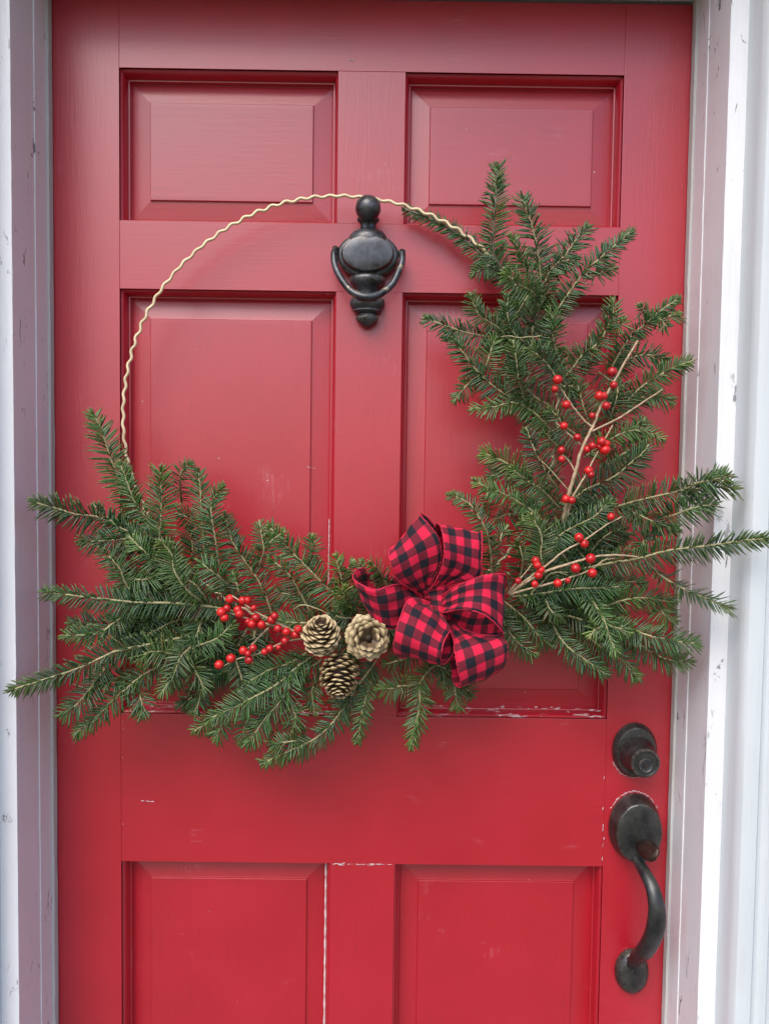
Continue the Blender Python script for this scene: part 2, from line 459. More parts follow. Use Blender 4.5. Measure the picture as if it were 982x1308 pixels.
# sticking profile (inward offset, depth from face)
stick = [(0.0, 0.0012), (0.0, 0.0045), (0.0010, 0.0060), (0.0018, 0.0065), (0.0032, 0.0085), (0.0046, 0.0125), (0.0056, 0.0175),
         (0.0060, 0.0215), (0.0062, 0.0225), (0.0078, 0.0228), (0.0084, 0.0240), (0.0086, 0.0300), (0.0095, 0.0310), (0.0095, 0.040), (0.0, 0.040)]
for (x0, x1, z0, z1) in openings:
    pm = None
    # raised panel
    xa, xb, za, zb = x0+0.0088, x1-0.0088, z0+0.0088, z1-0.0088
    rings = [(0.0, 0.040), (0.0, 0.0312), (0.003, 0.0306), (0.0272, 0.0272), (0.0280, 0.0270), (0.0283, 0.0243), (0.0290, 0.0235), (0.034, 0.0234)]
    V = []; F = []
    for off, dep in rings:
        V += [(xa+off, dep, za+off), (xb-off, dep, za+off), (xb-off, dep, zb-off), (xa+off, dep, zb-off)]
    for i in range(len(rings)-1):
        for j in range(4):
            a, b_ = i*4+j, i*4+(j+1) % 4
            F.append((a, b_, b_+4, a+4))
    F.append(tuple(len(V)-4+j for j in range(4))); F.append((3, 2, 1, 0))
    me = mesh_np('panel', V, F, False)
    pm = link('panel', me, red_v if (zb-za) > 0.3 else red_h, door)
    # four mitred lengths of sticking moulding
    for side in range(4):
        V = []; F = []
        n_ = len(stick)
        for (o_, d_) in stick:
            if side == 0: V += [(x0+o_, d_, z0+o_), (x0+o_, d_, z1-o_)]
            if side == 1: V += [(x1-o_, d_, z0+o_), (x1-o_, d_, z1-o_)]
            if side == 2: V += [(x0+o_, d_, z0+o_), (x1-o_, d_, z0+o_)]
            if side == 3: V += [(x0+o_, d_, z1-o_), (x1-o_, d_, z1-o_)]
        for i in range(n_):
            j = (i+1) % n_
            F.append((2*i, 2*i+1, 2*j+1, 2*j))
        me = mesh_np('moulding', V, F, True); me.set_sharp_from_angle(angle=R(32))
        bm = bmesh.new(); bm.from_mesh(me); bmesh.ops.recalc_face_normals(bm, faces=bm.faces)
        bm.to_mesh(me); bm.free()
        mt_ = red_worn if (side == 2 and abs(z0-ZR[3]) < .01) else (red_v if side < 2 else red_h)
        link('moulding', me, mt_, pm)
# bare white crack where the lower left panel has shrunk from its moulding, and a shorter one above
def crack(xc, z0, z1, dep, wd, panel_par):
    n_ = 50; V = []; F = []
    for i in range(n_):
        z = z0+(z1-z0)*i/(n_-1)
        wv_ = wd*(0.35+0.65*abs(math.sin(i*0.9+xc*50))*random.uniform(.5, 1.1))*(0.2 if i in (0, n_-1) else 1)
        c = xc+random.uniform(-.00025, .00025)
        V += [(c-wv_/2, dep, z), (c+wv_/2, dep, z), (c+wv_/2, dep+0.002, z), (c-wv_/2, dep+0.002, z)]
    for i in range(n_-1):
        for j in range(4):
            a, b_ = i*4+j, i*4+(j+1) % 4
            F.append((a, b_, b_+4, a+4))
    F += [(3, 2, 1, 0), tuple(4*n_-4+j for j in range(4))]
    link('paint_crack', mesh_np('paint_crack', V, F, False), primer_mat, panel_par)
crack(-XM-0.0083, 0.44, 0.768, 0.0214, 0.0030, door)
crack(-XM-0.0083, 1.19, 1.29, 0.0214, 0.0014, door)

def sub_empty(name, loc, label):
    o = bpy.data.objects.new(name, None); o.empty_display_size = 0.02; C.objects.link(o); o.parent = door
    o.matrix_parent_inverse = Matrix.Translation(-door.location); o.location = loc; o['label'] = label
    return o
def chip_line(pix, dep, n_, size, spread=.0007):
    parts = []
    P_ = catmull([at(x, y, -dep) for x, y in pix], 12)
    for i in range(n_):
        k = random.random()*(len(P_)-1.001); p = P_[int(k)]*(1-k % 1)+P_[int(k)+1]*(k % 1)
        t_ = P_[int(k)+1]-P_[int(k)]; t_ = t_/np.linalg.norm(t_)
        p = p+np.array([random.gauss(0, spread), 0, random.gauss(0, spread)])
        L = size*random.uniform(.3, 1.6); d_ = t_+np.array([random.gauss(0, .15), 0, random.gauss(0, .15)])
        parts.append(tube_np([p-d_*L, p-d_*L*.3, p+d_*L*.4, p+d_*L], np.array([.15, .9, 1, .2])*random.uniform(.00025, .0008), 5, True, .3))
    v, f = merge(parts); o = link('paint_chips', mesh_np('paint_chips', v, f), primer_mat, door); tag(o, kind='stuff')
random.seed(5)
chip_line([(421, 1104), (500, 1104.5)], -.0002, 22, .003, .0005)
chip_line([(771, 990), (770, 1050), (769.5, 1104)], -.0002, 8, .0025, .0006)
chip_line([(640, 903), (700, 904), (768, 908)], -.0002+.004, 16, .003, .0012)
chip_line([(530, 901), (570, 902)], .006, 8, .003, .0010)
chip_line([(752, 915), (773, 917)], -.0002, 6, .003, .0008)
chip_line([(176, 1023), (203, 1024)], -.0002, 5, .004, .0003)
chip_line([(448, 77), (465, 78)], -.0002, 3, .003, .0003)
chip_line([(390, 596), (406, 599)], .0230, 3, .003, .0002)
chip_line([(157, 915), (157, 1000), (158, 1095)], -.0002, 5, .0012, .0003)
# ------------------------------------------------------------------ door knocker
def backp(px, py, d): return at(px, py, d)
kc = at(470, 326, 0.0)
KX = kc[0]
def kz(py, d=0.02): return at(471, py, d)[2]
knock = sub_empty('door_knocker', (KX, 0, kz(415)), 'black iron door knocker with oval boss and swinging ring')
def half_lathe(name, prof, depth_scale, y0, mat, par, seg=28):
    me = lathe_mesh(name, prof, seg, (KX, y0, 0), 'z', 1.0, depth_scale)
    return link(name, me, mat, par)
MMP = 1/0.885/1000.0       # metres per photo pixel near the door face
# ball and neck
zb_ = kz(266, .034)
ballp = [(max(0.0005, 0.0178*math.sin(math.pi*i/14)), zb_-0.0178*math.cos(math.pi*i/14)) for i in range(15)]
half_lathe('ball', ballp, 1.0, -0.034, iron, knock)
zt, z1_, z2_, z3_ = kz(276, .03), kz(280, .025), kz(286, .025), kz(294, .025)
half_lathe('neck', [(0.0130, zt+.003), (0.0156, zt+.001), (0.0160, zt-.001), (0.0150, zt-.003), (0.0125, z1_-.002), (0.0105, z2_), (0.0115, z3_+.004), (0.0180, z3_+.002), (0.0225, z3_-.001), (0.0262, z3_-.006), (0.0275, z3_-.010), (0.0275, z3_-.014)], 0.75, -0.016, iron, knock)
# oval boss
zc = kz(324, .03)
def oval(name, rx, rz, rings, mat, par, seg=48):
    V = []; F = []
    for sc, y in rings:
        for k in range(seg):
            a = 2*math.pi*k/seg
            V.append((KX+rx*sc*math.cos(a), -y, zc+rz*sc*math.sin(a)))
    for i in range(len(rings)-1):
        for k in range(seg):
            a, b_ = i*seg+k, i*seg+(k+1) % seg
            F.append((a, b_, b_+seg, a+seg))
    F.append(tuple((len(rings)-1)*seg+k for k in range(seg)))
    me = mesh_np(name, V, F, True); me.set_sharp_from_angle(angle=R(38))
    return link(name, me, mat, par)
boss = oval('boss', 0.0425, 0.0305, [(0.94, 0.0), (1.0, 0.004), (1.0, 0.016), (1.03, 0.018), (1.03, 0.021), (0.97, 0.0235), (0.92, 0.0245)], iron, knock)
oval('face_plate', 0.0370, 0.0252, [(1.0, 0.022), (1.01, 0.028), (0.985, 0.0325), (0.94, 0.0350), (0.80, 0.0364), (0.5, 0.0370), (0.2, 0.0372)], iron, knock)
# pedestal and finial below
a1, a2, a3 = kz(354, .03), kz(359, .03), kz(372, .03)
half_lathe('pedestal', [(0.018, a1+.008), (0.0255, a1+.003), (0.0262, a1), (0.0245, a2), (0.0165, a2-.006), (0.0135, a3), (0.014, a3-.008), (0.020, a3-.011)], 0.75, -0.014, iron, knock)
b1, b2, b3, b4 = kz(381, .02), kz(391, .02), kz(398, .02), kz(403, .02)
half_lathe('strike_plate', [(0.020, b1+.004), (0.0245, b1), (0.0255, b1-.006), (0.0235, b2), (0.0205, b2-.003), (0.021, b2-.005), (0.0165, b3), (0.0115, b3-.002), (0.0125, b4+.003)], 0.65, -0.010, iron, knock)
c0 = kz(417, .02)
half_lathe('finial', [(0.010, b4+.004), (0.0158, b4), (0.0165, b4-.003), (0.014, b4-.0075), (0.009, c0+.004), (0.0055, c0+.0015), (0.001, c0)], 0.75, -0.012, iron, knock)
# the ring
rp = [(428.5, 318, .022), (426.5, 326, .028), (428.5, 341, .033), (437, 358, .038), (450, 373, .043), (467, 379.5, .046), (484, 376, .043), (500, 364, .038), (509, 347, .033), (513.5, 333, .028), (513.5, 322.5, .022)]
P = catmull([at(*q) for q in rp], 7)
n_ = len(P); rad = np.array([0.0047+0.0014*math.exp(-((i-n_/2)/(n_*0.10))**2) for i in range(n_)]); rad[0] = rad[-1] = .0048
v, f = tube_np(P, rad, 10)
ring = link('ring', mesh_np('ring', v, f), rubbed_iron, knock)
for px, py in ((428.5, 319), (513.5, 323)):
    p = at(px, py, .022)
    v, f = tube_np([p+np.array([0, -.004, 0]), p+np.array([0, .0, 0]), np.array([KX+math.copysign(.036, p[0]-KX), -.012, p[2]-.001])], .0048, 10)
    link('pivot', mesh_np('pivot', v, f), iron, knock)

# ------------------------------------------------------------------ deadbolt
q = at(809, 957, 0.0)
dead = sub_empty('deadbolt', (q[0], 0, q[2]), 'dark bronze deadbolt lock with oval rose and round key cylinder')
E_ = (q[0], 0, q[2])
link('rose', lathe_mesh('rose', [(.0325, .0002), (.0332, .003), (.0325, .006), (.030, .010), (.0285, .0125), (.0268, .0130)], 44, E_, 'y', 1.0, 1, 1.25), bronze, dead)
cyl = link('cylinder_housing', lathe_mesh('cylinder_housing', [(.0268, .011), (.0272, .014), (.0255, .018), (.0222, .024), (.0204, .031), (.0202, .044), (.0208, .0455), (.0208, .0485), (.0196, .050), (.0175, .0500), (.0165, .0488), (.0120, .0485), (.0105, .0485)], 44, (q[0]+.001, 0, q[2]-.003), 'y', 1, 1, 1.0), bronze, dead)
link('key_cylinder', lathe_mesh('key_cylinder', [(.0100, .0470), (.0100, .0500), (.0092, .0512), (.0080, .0506), (.0072, .0502), (.001, .0502)], 30, (q[0]+.001, 0, q[2]-.006), 'y'), iron, dead)
box('keyway', q[0]-.0003, q[0]+.0023, -.0509, -.0500, q[2]-.0115, q[2]-.0015, calyx_mat, dead)

# ------------------------------------------------------------------ handle set
q = at(809, 1055, 0.0)
hs = sub_empty('door_handle', (q[0], 0, q[2]-.2), 'dark bronze curved door pull with thumb latch and oval plates')
E_ = (q[0], 0, q[2])
link('escutcheon', lathe_mesh('escutcheon', [(.0380, .0002), (.0388, .003), (.0378, .0070), (.0366, .0120), (.0348, .0190), (.0336, .0240), (.0326, .0258), (.0312, .0264), (.020, .0275), (.010, .0281), (.001, .0283)], 48, E_, 'y', 1.0, 1, 1.32), bronze, hs)
# thumb latch: a leaf-shaped, dished lever
lp = [at(812, 1076, .022), at(818, 1080, .038), at(826, 1085, .052), at(834, 1091, .064), at(839, 1095, .069)]
P = catmull(lp, 5); n_ = len(P)
V = []; F = []
for i in range(n_):
    t = i/(n_-1); wd = 0.0030+0.0100*math.sin(math.pi*min(1, t*0.80+0.05))**1.1*(1 if t < .85 else (1-((t-.85)/.15)**2*.55))
    c = P[i]; across = np.array([0.55, -0.10, 0.82]); across /= np.linalg.norm(across)
    T_ = P[min(i+1, n_-1)]-P[max(i-1, 0)]; across = across-T_*(across@T_)/(T_@T_); across /= np.linalg.norm(across)
    nn = np.cross(across, T_); nn /= np.linalg.norm(nn)
    for k in range(7):
        e = (k-3)/3; V.append(tuple(c+across*wd*e+nn*(0.0025*e*e)))
    for k in range(7):
        e = (k-3)/3; V.append(tuple(c+across*wd*e+nn*(0.0025*e*e-0.0022)))
for i in range(n_-1):
    a = i*14
    for k in range(6):
        F.append((a+k, a+k+1, a+14+k+1, a+14+k)); F.append((a+7+k+1, a+7+k, a+21+k, a+21+k+1))
    F.append((a+7, a, a+14, a+21)); F.append((a+6, a+13, a+27, a+20))
F.append(tuple(range(7))+tuple(range(13, 6, -1))); a = (n_-1)*14; F.append(tuple(a+k for k in range(7))+tuple(a+k for k in range(13, 6, -1)))
me = mesh_np('thumb_latch', V, F); bm = bmesh.new(); bm.from_mesh(me); bmesh.ops.recalc_face_normals(bm, faces=bm.faces); bm.to_mesh(me); bm.free()
link('thumb_latch', me, brown_bronze, hs)
gp_ = [(812, 1090, .016), (815, 1101, .030), (824, 1116, .050), (834, 1138, .068), (838.5, 1165, .076), (835, 1192, .070), (824, 1213, .050), (813, 1224, .030), (807, 1233, .014), (805, 1240, .004)]
P = catmull([at(*k) for k in gp_], 7); n_ = len(P)
rad = np.interp(np.linspace(0, 1, n_), [0, .12, .3, .5, .68, .85, 1], [.0080, .0074, .0096, .0135, .0138, .0095, .0085])
v, f = tube_np(P, rad, 18, True, 0.68)
link('grip', mesh_np('grip', v, f), bronze, hs)
q2 = at(805, 1238, 0.0)
ro = link('lower_plate', lathe_mesh('lower_plate', [(.0245, .0002), (.0252, .003), (.0245, .007), (.0225, .012), (.0175, .0165), (.010, .0190), (.001, .0195)], 40, (q2[0], 0, q2[2]), 'y', 1.0, 1, 1.34), bronze, hs)
V_ = [tuple(at(805+dx, 1224+i*2.2, .0208-abs(i-3)*.0006)) for i in range(8) for dx in (0,)]
v, f = tube_np(np.array(V_), np.interp(range(8), [0, 3, 7], [.006, .0035, .0012]), 8)
link('ridge', mesh_np('ridge', v, f), bronze, hs)
# raw primer halo where the plates were painted round
def halo(cx, cz, rx, rz, a0, a1, n_, par):
    parts = []
    for i in range(n_):
        if random.random() < .25: continue
        a = R(a0+(a1-a0)*(i+random.random())/n_); r = 1+abs(random.gauss(0, .018))
        p = np.array([cx+rx*r*math.cos(a), -.0002, cz+rz*r*math.sin(a)])
        ta = math.atan2(rz*math.cos(a), -rx*math.sin(a))+random.gauss(0, .25)
        d = np.array([math.cos(ta), 0, math.sin(ta)]); L = random.uniform(.0005, .0030)
        parts.append(tube_np([p-d*L, p, p+d*L], np.array([.2, 1, .3])*random.uniform(.0003, .0008), 5, True, .4))
    v, f = merge(parts); o = link('paint_chips', mesh_np('paint_chips', v, f), primer_mat, par); tag(o, kind='stuff')
halo(q[0], q[2], .0395, .0520, 30, 150, 70, hs)
qd = at(809, 957, 0.0)
halo(qd[0], qd[2], .0338, .0420, 205, 290, 50, dead)

# ------------------------------------------------------------------ wreath: hoop
wreath = empty('wreath', tuple(at(440, 800, .05))); tag(wreath, 'half-hoop wreath of fir branches on a wavy gold wire ring', 'wreath')
HD = 0.036
hp = [(186, 420), (224, 356), (265, 313), (316, 275), (367, 253), (423, 244), (489, 253), (539, 269), (579, 294), (614, 322), (160, 500), (156, 530), (154, 567)]
W_ = np.array([at(a, b_, HD) for a, b_ in hp])
A_ = np.column_stack([2*W_[:, 0], 2*W_[:, 2], np.ones(len(W_))]); sol = np.linalg.lstsq(A_, W_[:, 0]**2+W_[:, 2]**2, rcond=None)[0]
HX, HZ = sol[0], sol[1]; HR = math.sqrt(sol[2]+HX*HX+HZ*HZ)
nw = 1400; th = np.linspace(0, 2*math.pi, nw, endpoint=False)
wob = np.cumsum(rng.normal(0, 1, nw)); wob = np.convolve(np.r_[wob, wob, wob], np.ones(90)/90, 'same')[nw:2*nw]
rr = HR+0.0014*(1+.25*np.sin(th*7.3))*np.sin(th*92+0.10*(wob-np.linspace(wob[0], wob[-1], nw)))+0.0010*np.sin(th*3+1)*np.sin(th*5)
P = np.column_stack([HX+rr*np.cos(th), np.full(nw, -HD)+0.0006*np.sin(th*46+1), HZ+rr*np.sin(th)])
P = np.vstack([P, P[:1]])
v, f = tube_np(P, 0.0022, 7)
link('hoop', mesh_np('hoop', v, f), gold_wire, wreath)

# ------------------------------------------------------------------ wreath: fir branches
DARK = np.array([0.014, 0.046, 0.013]); MID = np.array([0.048, 0.118, 0.026]); YEL = np.array([0.185, 0.255, 0.034]); BRN = np.array([0.13, 0.085, 0.03])
BLUE = np.array([0.050, 0.105, 0.062])
def needle_mesh(P, L=0.023, fuzz=0.35, hue=0.0, dens=1.0, tilt=None):
    """needles on the twig centreline P (base to tip)"""
    ln0 = np.linalg.norm(np.diff(P, axis=0), axis=1).sum()
    P, ln = resample(P, 120); P = P[:int(120*max(.6, 1-0.008/ln0))]
    P, ln = resample(P, 80); L = L*1.28
    L = L*rng.uniform(.86, 1.12); sh = rng.uniform(0.66, 1.50); hue = float(np.clip(hue+rng.normal(.0, .08), 0, .8))
    gap0, gap1 = sorted(rng.uniform(.05, .95, 2)); gap1 = min(gap1, gap0+rng.uniform(0, .07)); gside = rng.choice([-1, 1, 0])
    T, _, _ = frames(P)
    view = np.array([0, -1.0, 0.15]) + (rng.normal(0, 0.22, 3) if tilt is None else np.array(tilt))
    base = []; dirs = []; nls = []; lens = []; tipf = []
    def add(s, phi, ang, l):
        k = s/ln*79; i = int(min(78, k)); fr = k-i
        p = P[i]*(1-fr)+P[i+1]*fr; t = T[i]*(1-fr)+T[i+1]*fr; t = t/np.linalg.norm(t)
        n0 = view-(view@t)*t; n0 /= np.linalg.norm(n0)+1e-9
        sd_ = np.cross(t, n0)
        rad_ = math.cos(phi)*n0+math.sin(phi)*sd_
        d = math.cos(ang)*t+math.sin(ang)*rad_
        base.append(p); dirs.append(d); lens.append(l); tipf.append(s/ln)
        nl = n0*0.9+rad_*0.25+rng.normal(0, 0.16, 3); nl -= (nl@d)*d; nls.append(nl/(np.linalg.norm(nl)+1e-9))
    st = 0.0023/dens
    start = 0.03*ln
    for side in (-1, 1):
        s = start+rng.uniform(0, st)
        while s < ln:
            f_ = s/ln
            env = min(1.0, 0.80+f_*1.2)*(1.0 if f_ < 0.72 else 1.0-(f_-0.72)/0.28*0.34)
            if (gap0 < f_ < gap1 and side == gside) or rng.random() < .05: s += st; continue
            phi = side*R(rng.uniform(76, 100)) if rng.random() > fuzz*0.5 else side*R(rng.uniform(15, 120))
            ang = R(rng.normal(66-24*max(0, (f_-0.6)/0.4), 4.5))
            add(s, phi, ang, L*env*rng.uniform(0.70, 1.12)); s += st*rng.uniform(0.55, 1.45)
    s = start
    while s < ln:                                            # upper ranks
        f_ = s/ln
        env = 1.0 if f_ < 0.7 else 1.0-(f_-0.7)/0.3*0.4
        add(s, R(rng.uniform(-62, 62)), R(rng.normal(56-14*f_, 9)), L*env*rng.uniform(0.55, 0.85)); s += st*(3.4-fuzz*2.6)*rng.uniform(.6, 1.4)
    for k in range(int(6+5*fuzz)):                          # terminal rosette
        add(ln*0.997, R(rng.uniform(-170, 170)), R(rng.uniform(5, 38)), L*rng.uniform(0.40, 0.60))
    B0 = np.array(base); D = np.array(dirs); N = np.array(nls); Ls = np.array(lens)[:, None]; tf = np.array(tipf)
    m_ = len(B0)
    Wd = np.cross(D, N)
    hw = (0.00112*rng.uniform(0.85, 1.15, m_))[:, None]
    bend = (np.array([0, 0, -1.0])*0.10+rng.normal(0, 0.03, (m_, 3)) - N*0.05)
    st_f = [0.0, 0.30, 0.72]; st_w = [0.50, 1.0, 0.86]
    V = np.zeros((m_, 10, 3))
    for j, (ff, ww) in enumerate(zip(st_f, st_w)):
        c = B0+D*Ls*ff+bend*Ls*ff*ff
        V[:, j*3+0] = c-Wd*hw*ww; V[:, j*3+1] = c+Wd*hw*ww; V[:, j*3+2] = c+N*hw*ww*0.38
    V[:, 9] = B0+D*Ls+bend*Ls
    V = V.reshape(-1, 3)
    tri = []
    for j in (0, 3):
        for a, b_ in ((0, 1), (1, 2), (2, 0)):
            tri += [(j+a, j+3+a, j+3+b_), (j+a, j+3+b_, j+b_)]
    for a, b_ in ((0, 1), (1, 2), (2, 0)): tri.append((6+a, 9, 6+b_))
    tri = np.array(tri)
    F = (tri[None]+(np.arange(m_)*10)[:, None, None]).reshape(-1, 3)
    # colour: individual variation, young growth yellower at the tip
    a = rng.random(m_)[:, None]
    col = DARK*(1-a)+MID*a
    col = col*sh
    bl = (rng.random(m_)[:, None] < 0.12)*0.6; col = col*(1-bl)+BLUE*bl
    y = np.clip(hue*0.75+np.clip((tf-0.80)/0.2, 0, 1)*(0.18+0.5*hue)+rng.normal(0, .05, m_), 0, 1)[:, None]
    col = col*(1-y)+YEL*y
    br = (rng.random(m_)[:, None] < 0.05)*0.75; col = col*(1-br)+BRN*br
    colv = np.repeat(col, 10, axis=0).reshape(m_, 10, 3)
    colv[:, 9] = colv[:, 9]*0.5+YEL*0.5
    colv = np.concatenate([colv.reshape(-1, 3), np.ones((m_*10, 1))], axis=1)
    return V, F, colv

def np_mesh(name, V, F):
    me = bpy.data.meshes.new(name)
    me.vertices.add(len(V)); me.vertices.foreach_set('co', V.astype(np.float32).ravel())
    me.loops.add(F.size); me.loops.foreach_set('vertex_index', F.astype(np.int32).ravel())
    me.polygons.add(len(F)); me.polygons.foreach_set('loop_start', np.arange(len(F), dtype=np.int32)*3)
    me.polygons.foreach_set('loop_total', np.full(len(F), 3, dtype=np.int32))
    me.update(calc_edges=True); me.validate()
    return me

NEEDLES = [0]
def fir_branch(twigs):
    """twigs: list of dict(p=[(px,py)...] base to tip, d=(d0,d1), ...); first is the main stem"""
    own = [twigs[0]]; loose = []
    for tw in twigs[1:]:
        bx_, by_ = tw['p'][0]; near = False
        for o_ in own:
            q_ = catmull(np.array(o_['p'], float), 8)
            if np.min(np.hypot(q_[:, 0]-bx_, q_[:, 1]-by_)) < 14: near = True
        (own if near else loose).append(tw)
    if loose: fir_branch(loose)
    twigs = own
    parts = []; nm = []
    for tw in twigs:
        pts = tw['p']; d0, d1 = tw['d']; k = len(pts)
        s = np.r_[0, np.cumsum([math.hypot(pts[i+1][0]-pts[i][0], pts[i+1][1]-pts[i][1]) for i in range(k-1)])]; s = s/s[-1]
        bow_ = tw.get('bow', 0.012)
        W3 = np.array([at(x, y, d0+(d1-d0)*t+bow_*math.sin(math.pi*t)) for (x, y), t in zip(pts, s)])
        P = catmull(W3, 10)
        n_ = len(P); tt = np.linspace(0, 1, n_)[:, None]
        P = P+(np.sin(tt*rng.uniform(5, 9)+rng.uniform(0, 6))*rng.normal(0, .0013, 3)+np.sin(tt*rng.uniform(11, 17))*rng.normal(0, .0006, 3))*np.minimum(1, tt*4)
        r0 = tw.get('r', 0.0017)
        parts.append(tube_np(resample(P, 14)[0], np.linspace(r0, r0*0.55, 14), 6))
        if tw.get('bare'): continue
        V, F, c = needle_mesh(P, tw.get('L', 0.0225), tw.get('fuzz', 0.3), tw.get('hue', 0.05), tw.get('dens', 1.0), tw.get('tilt'))
        nm.append((V, F, c))
    v, f = merge(parts)
    br = link('fir_branch', mesh_np('fir_branch', v, f), old_bark if twigs[0].get('old') else young_bark, wreath)
    for V, F, c in nm:
        me = np_mesh('needles', V, F)
        ca = me.color_attributes.new('tint', 'FLOAT_COLOR', 'POINT'); ca.data.foreach_set('color', c.astype(np.float32).ravel())
        me.materials.append(needle_mat)
        o = link('needles', me, None, br); tag(o, kind='stuff')
        NEEDLES[0] += len(V)//10
def T(p, d=(.07, .085), **k): return dict(p=p, d=d, **k)

# -- left side of the wreath
fir_branch([T([(225, 740), (200, 682), (182, 655), (170, 635), (152, 587)], (.06, .085)),
            T([(178, 665), (160, 628), (143, 590), (130, 550), (117, 523)], (.055, .085), L=.021)])
fir_branch([T([(230, 735), (180, 690), (146, 668), (118, 643)], (.065, .095), L=.017),
            T([(180, 692), (150, 672), (122, 659), (95, 656), (70, 649), (38, 640)], (.065, .13), L=.021)])
fir_branch([T([(235, 725), (200, 700), (170, 690), (140, 692), (100, 692)], (.065, .10), fuzz=.7, hue=.15),
            T([(235, 745), (215, 727), (195, 713), (180, 700), (164, 683)], (.08, .11), fuzz=.5)])
fir_branch([T([(225, 745), (203, 700), (205, 660), (208, 630), (207, 597)], (.06, .10), L=.025, fuzz=.55)])
fir_branch([T([(262, 720), (258, 655), (257, 630), (252, 598)], (.055, .085), L=.021),
            T([(232, 640), (229, 612), (246, 589)], (.05, .09), L=.020, fuzz=.5),
            T([(258, 664), (243, 661), (224, 655)], (.05, .06), L=.020)])
fir_branch([T([(290, 765), (281, 728), (277, 690), (270, 652), (272, 634), (287, 618)], (.075, .11), L=.0235, fuzz=.45)])
fir_branch([T([(252, 745), (246, 700), (244, 670)], (.035, .05), fuzz=.5), T([(300, 760), (288, 745), (270, 728), (255, 716)], (.085, .105), fuzz=.6),
            T([(312, 770), (305, 752), (296, 730)], (.08, .10), L=.019, fuzz=.4)])
fir_branch([T([(262, 772), (240, 752), (222, 727), (214, 703), (207, 688)], (.09, .12), fuzz=.5, hue=.1),
            T([(266, 770), (252, 750), (230, 735), (210, 722)], (.085, .105))])
fir_branch([T([(312, 785), (280, 777), (227, 770), (168, 769), (114, 763), (69, 757), (52, 757)], (.075, .125), L=.020, r=.0021),
            T([(168, 769), (166, 757), (159, 739), (147, 718), (124, 697)], (.085, .10), L=.021),
            T([(159, 740), (185, 740), (217, 729)], (.085, .10), L=.020),
            T([(169, 771), (155, 790), (140, 801), (118, 809), (78, 813)], (.09, .12), L=.022, fuzz=.4, hue=.1),
            T([(262, 774), (257, 800), (240, 826), (228, 846)], (.08, .095), L=.022)])
fir_branch([T([(200, 800), (165, 800), (120, 798), (86, 797)], (.055, .085), fuzz=.4)])
fir_branch([T([(262, 812), (233, 837), (222, 862), (203, 890)], (.085, .115), hue=.12),
            T([(233, 838), (262, 821), (282, 810), (301, 796)], (.09, .115), hue=.1, fuzz=.5),
            T([(233, 837), (205, 834), (172, 837)], (.085, .11), hue=.15),
            T([(235, 839), (249, 852), (256, 872), (256, 882)], (.085, .11), hue=.08)])
fir_branch([T([(300, 800), (201, 821), (150, 831), (132, 838), (112, 848), (77, 861), (45, 872), (8, 885)], (.06, .155), L=.0205, r=.0021),
            T([(145, 837), (130, 860), (116, 880), (98, 900), (76, 916)], (.085, .12), L=.0215),
            T([(178, 825), (170, 815), (155, 797)], (.075, .085), L=.018)])
fir_branch([T([(250, 825), (205, 850), (178, 865), (160, 883), (141, 900), (118, 920), (93, 939)], (.07, .115), L=.022, hue=.06),
            T([(178, 865), (160, 865), (140, 870), (112, 881)], (.08, .10), L=.022),
            T([(179, 866), (180, 890), (181, 919)], (.08, .11), L=.021, hue=.05)])
fir_branch([T([(330, 835), (303, 852), (280, 862), (254, 872)], (.055, .075)),
            T([(300, 838), (308, 865), (307, 880), (303, 890)], (.075, .10), L=.019),
            T([(272, 862), (258, 885), (247, 915)], (.055, .075), L=.019),
            T([(265, 870), (248, 888), (227, 905)], (.05, .07), L=.019, hue=.1)])
fir_branch([T([(385, 850), (352, 875), (324, 891), (300, 903), (264, 920)], (.085, .12), L=.023, hue=.06),
            T([(285, 908), (266, 922), (244, 938)], (.07, .085), L=.016, hue=.35),
            T([(292, 905), (283, 925), (272, 948)], (.07, .09), L=.017, hue=.2),
            T([(320, 900), (313, 930), (307, 954)], (.065, .085), L=.016, hue=.3)])
fir_branch([T([(400, 838), (372, 858), (367, 884), (346, 910), (330, 930), (316, 952)], (.08, .11), L=.022, hue=.1),
            T([(368, 886), (376, 912), (380, 938)], (.085, .105), L=.021, hue=.08),
            T([(412, 842), (383, 860), (360, 870)], (.075, .08), L=.021),
            T([(348, 906), (341, 925), (338, 935)], (.085, .10), L=.018, hue=.2)])
fir_branch([T([(395, 832), (367, 848), (340, 858), (310, 874)], (.075, .10), L=.022), T([(407, 860), (401, 880), (399, 915)], (.06, .085), L=.017, hue=.2)])
fir_branch([T([(482, 842), (459, 875), (441, 902), (420, 928), (393, 948), (365, 961), (334, 977)], (.075, .11), L=.020, hue=.05),
            T([(394, 947), (375, 946), (343, 951)], (.09, .11), L=.019, fuzz=.6),
            T([(478, 860), (467, 890), (461, 922), (454, 951)], (.075, .105), L=.0155, hue=.3, fuzz=.5),
            T([(462, 868), (440, 890), (425, 900)], (.06, .07), L=.02)])
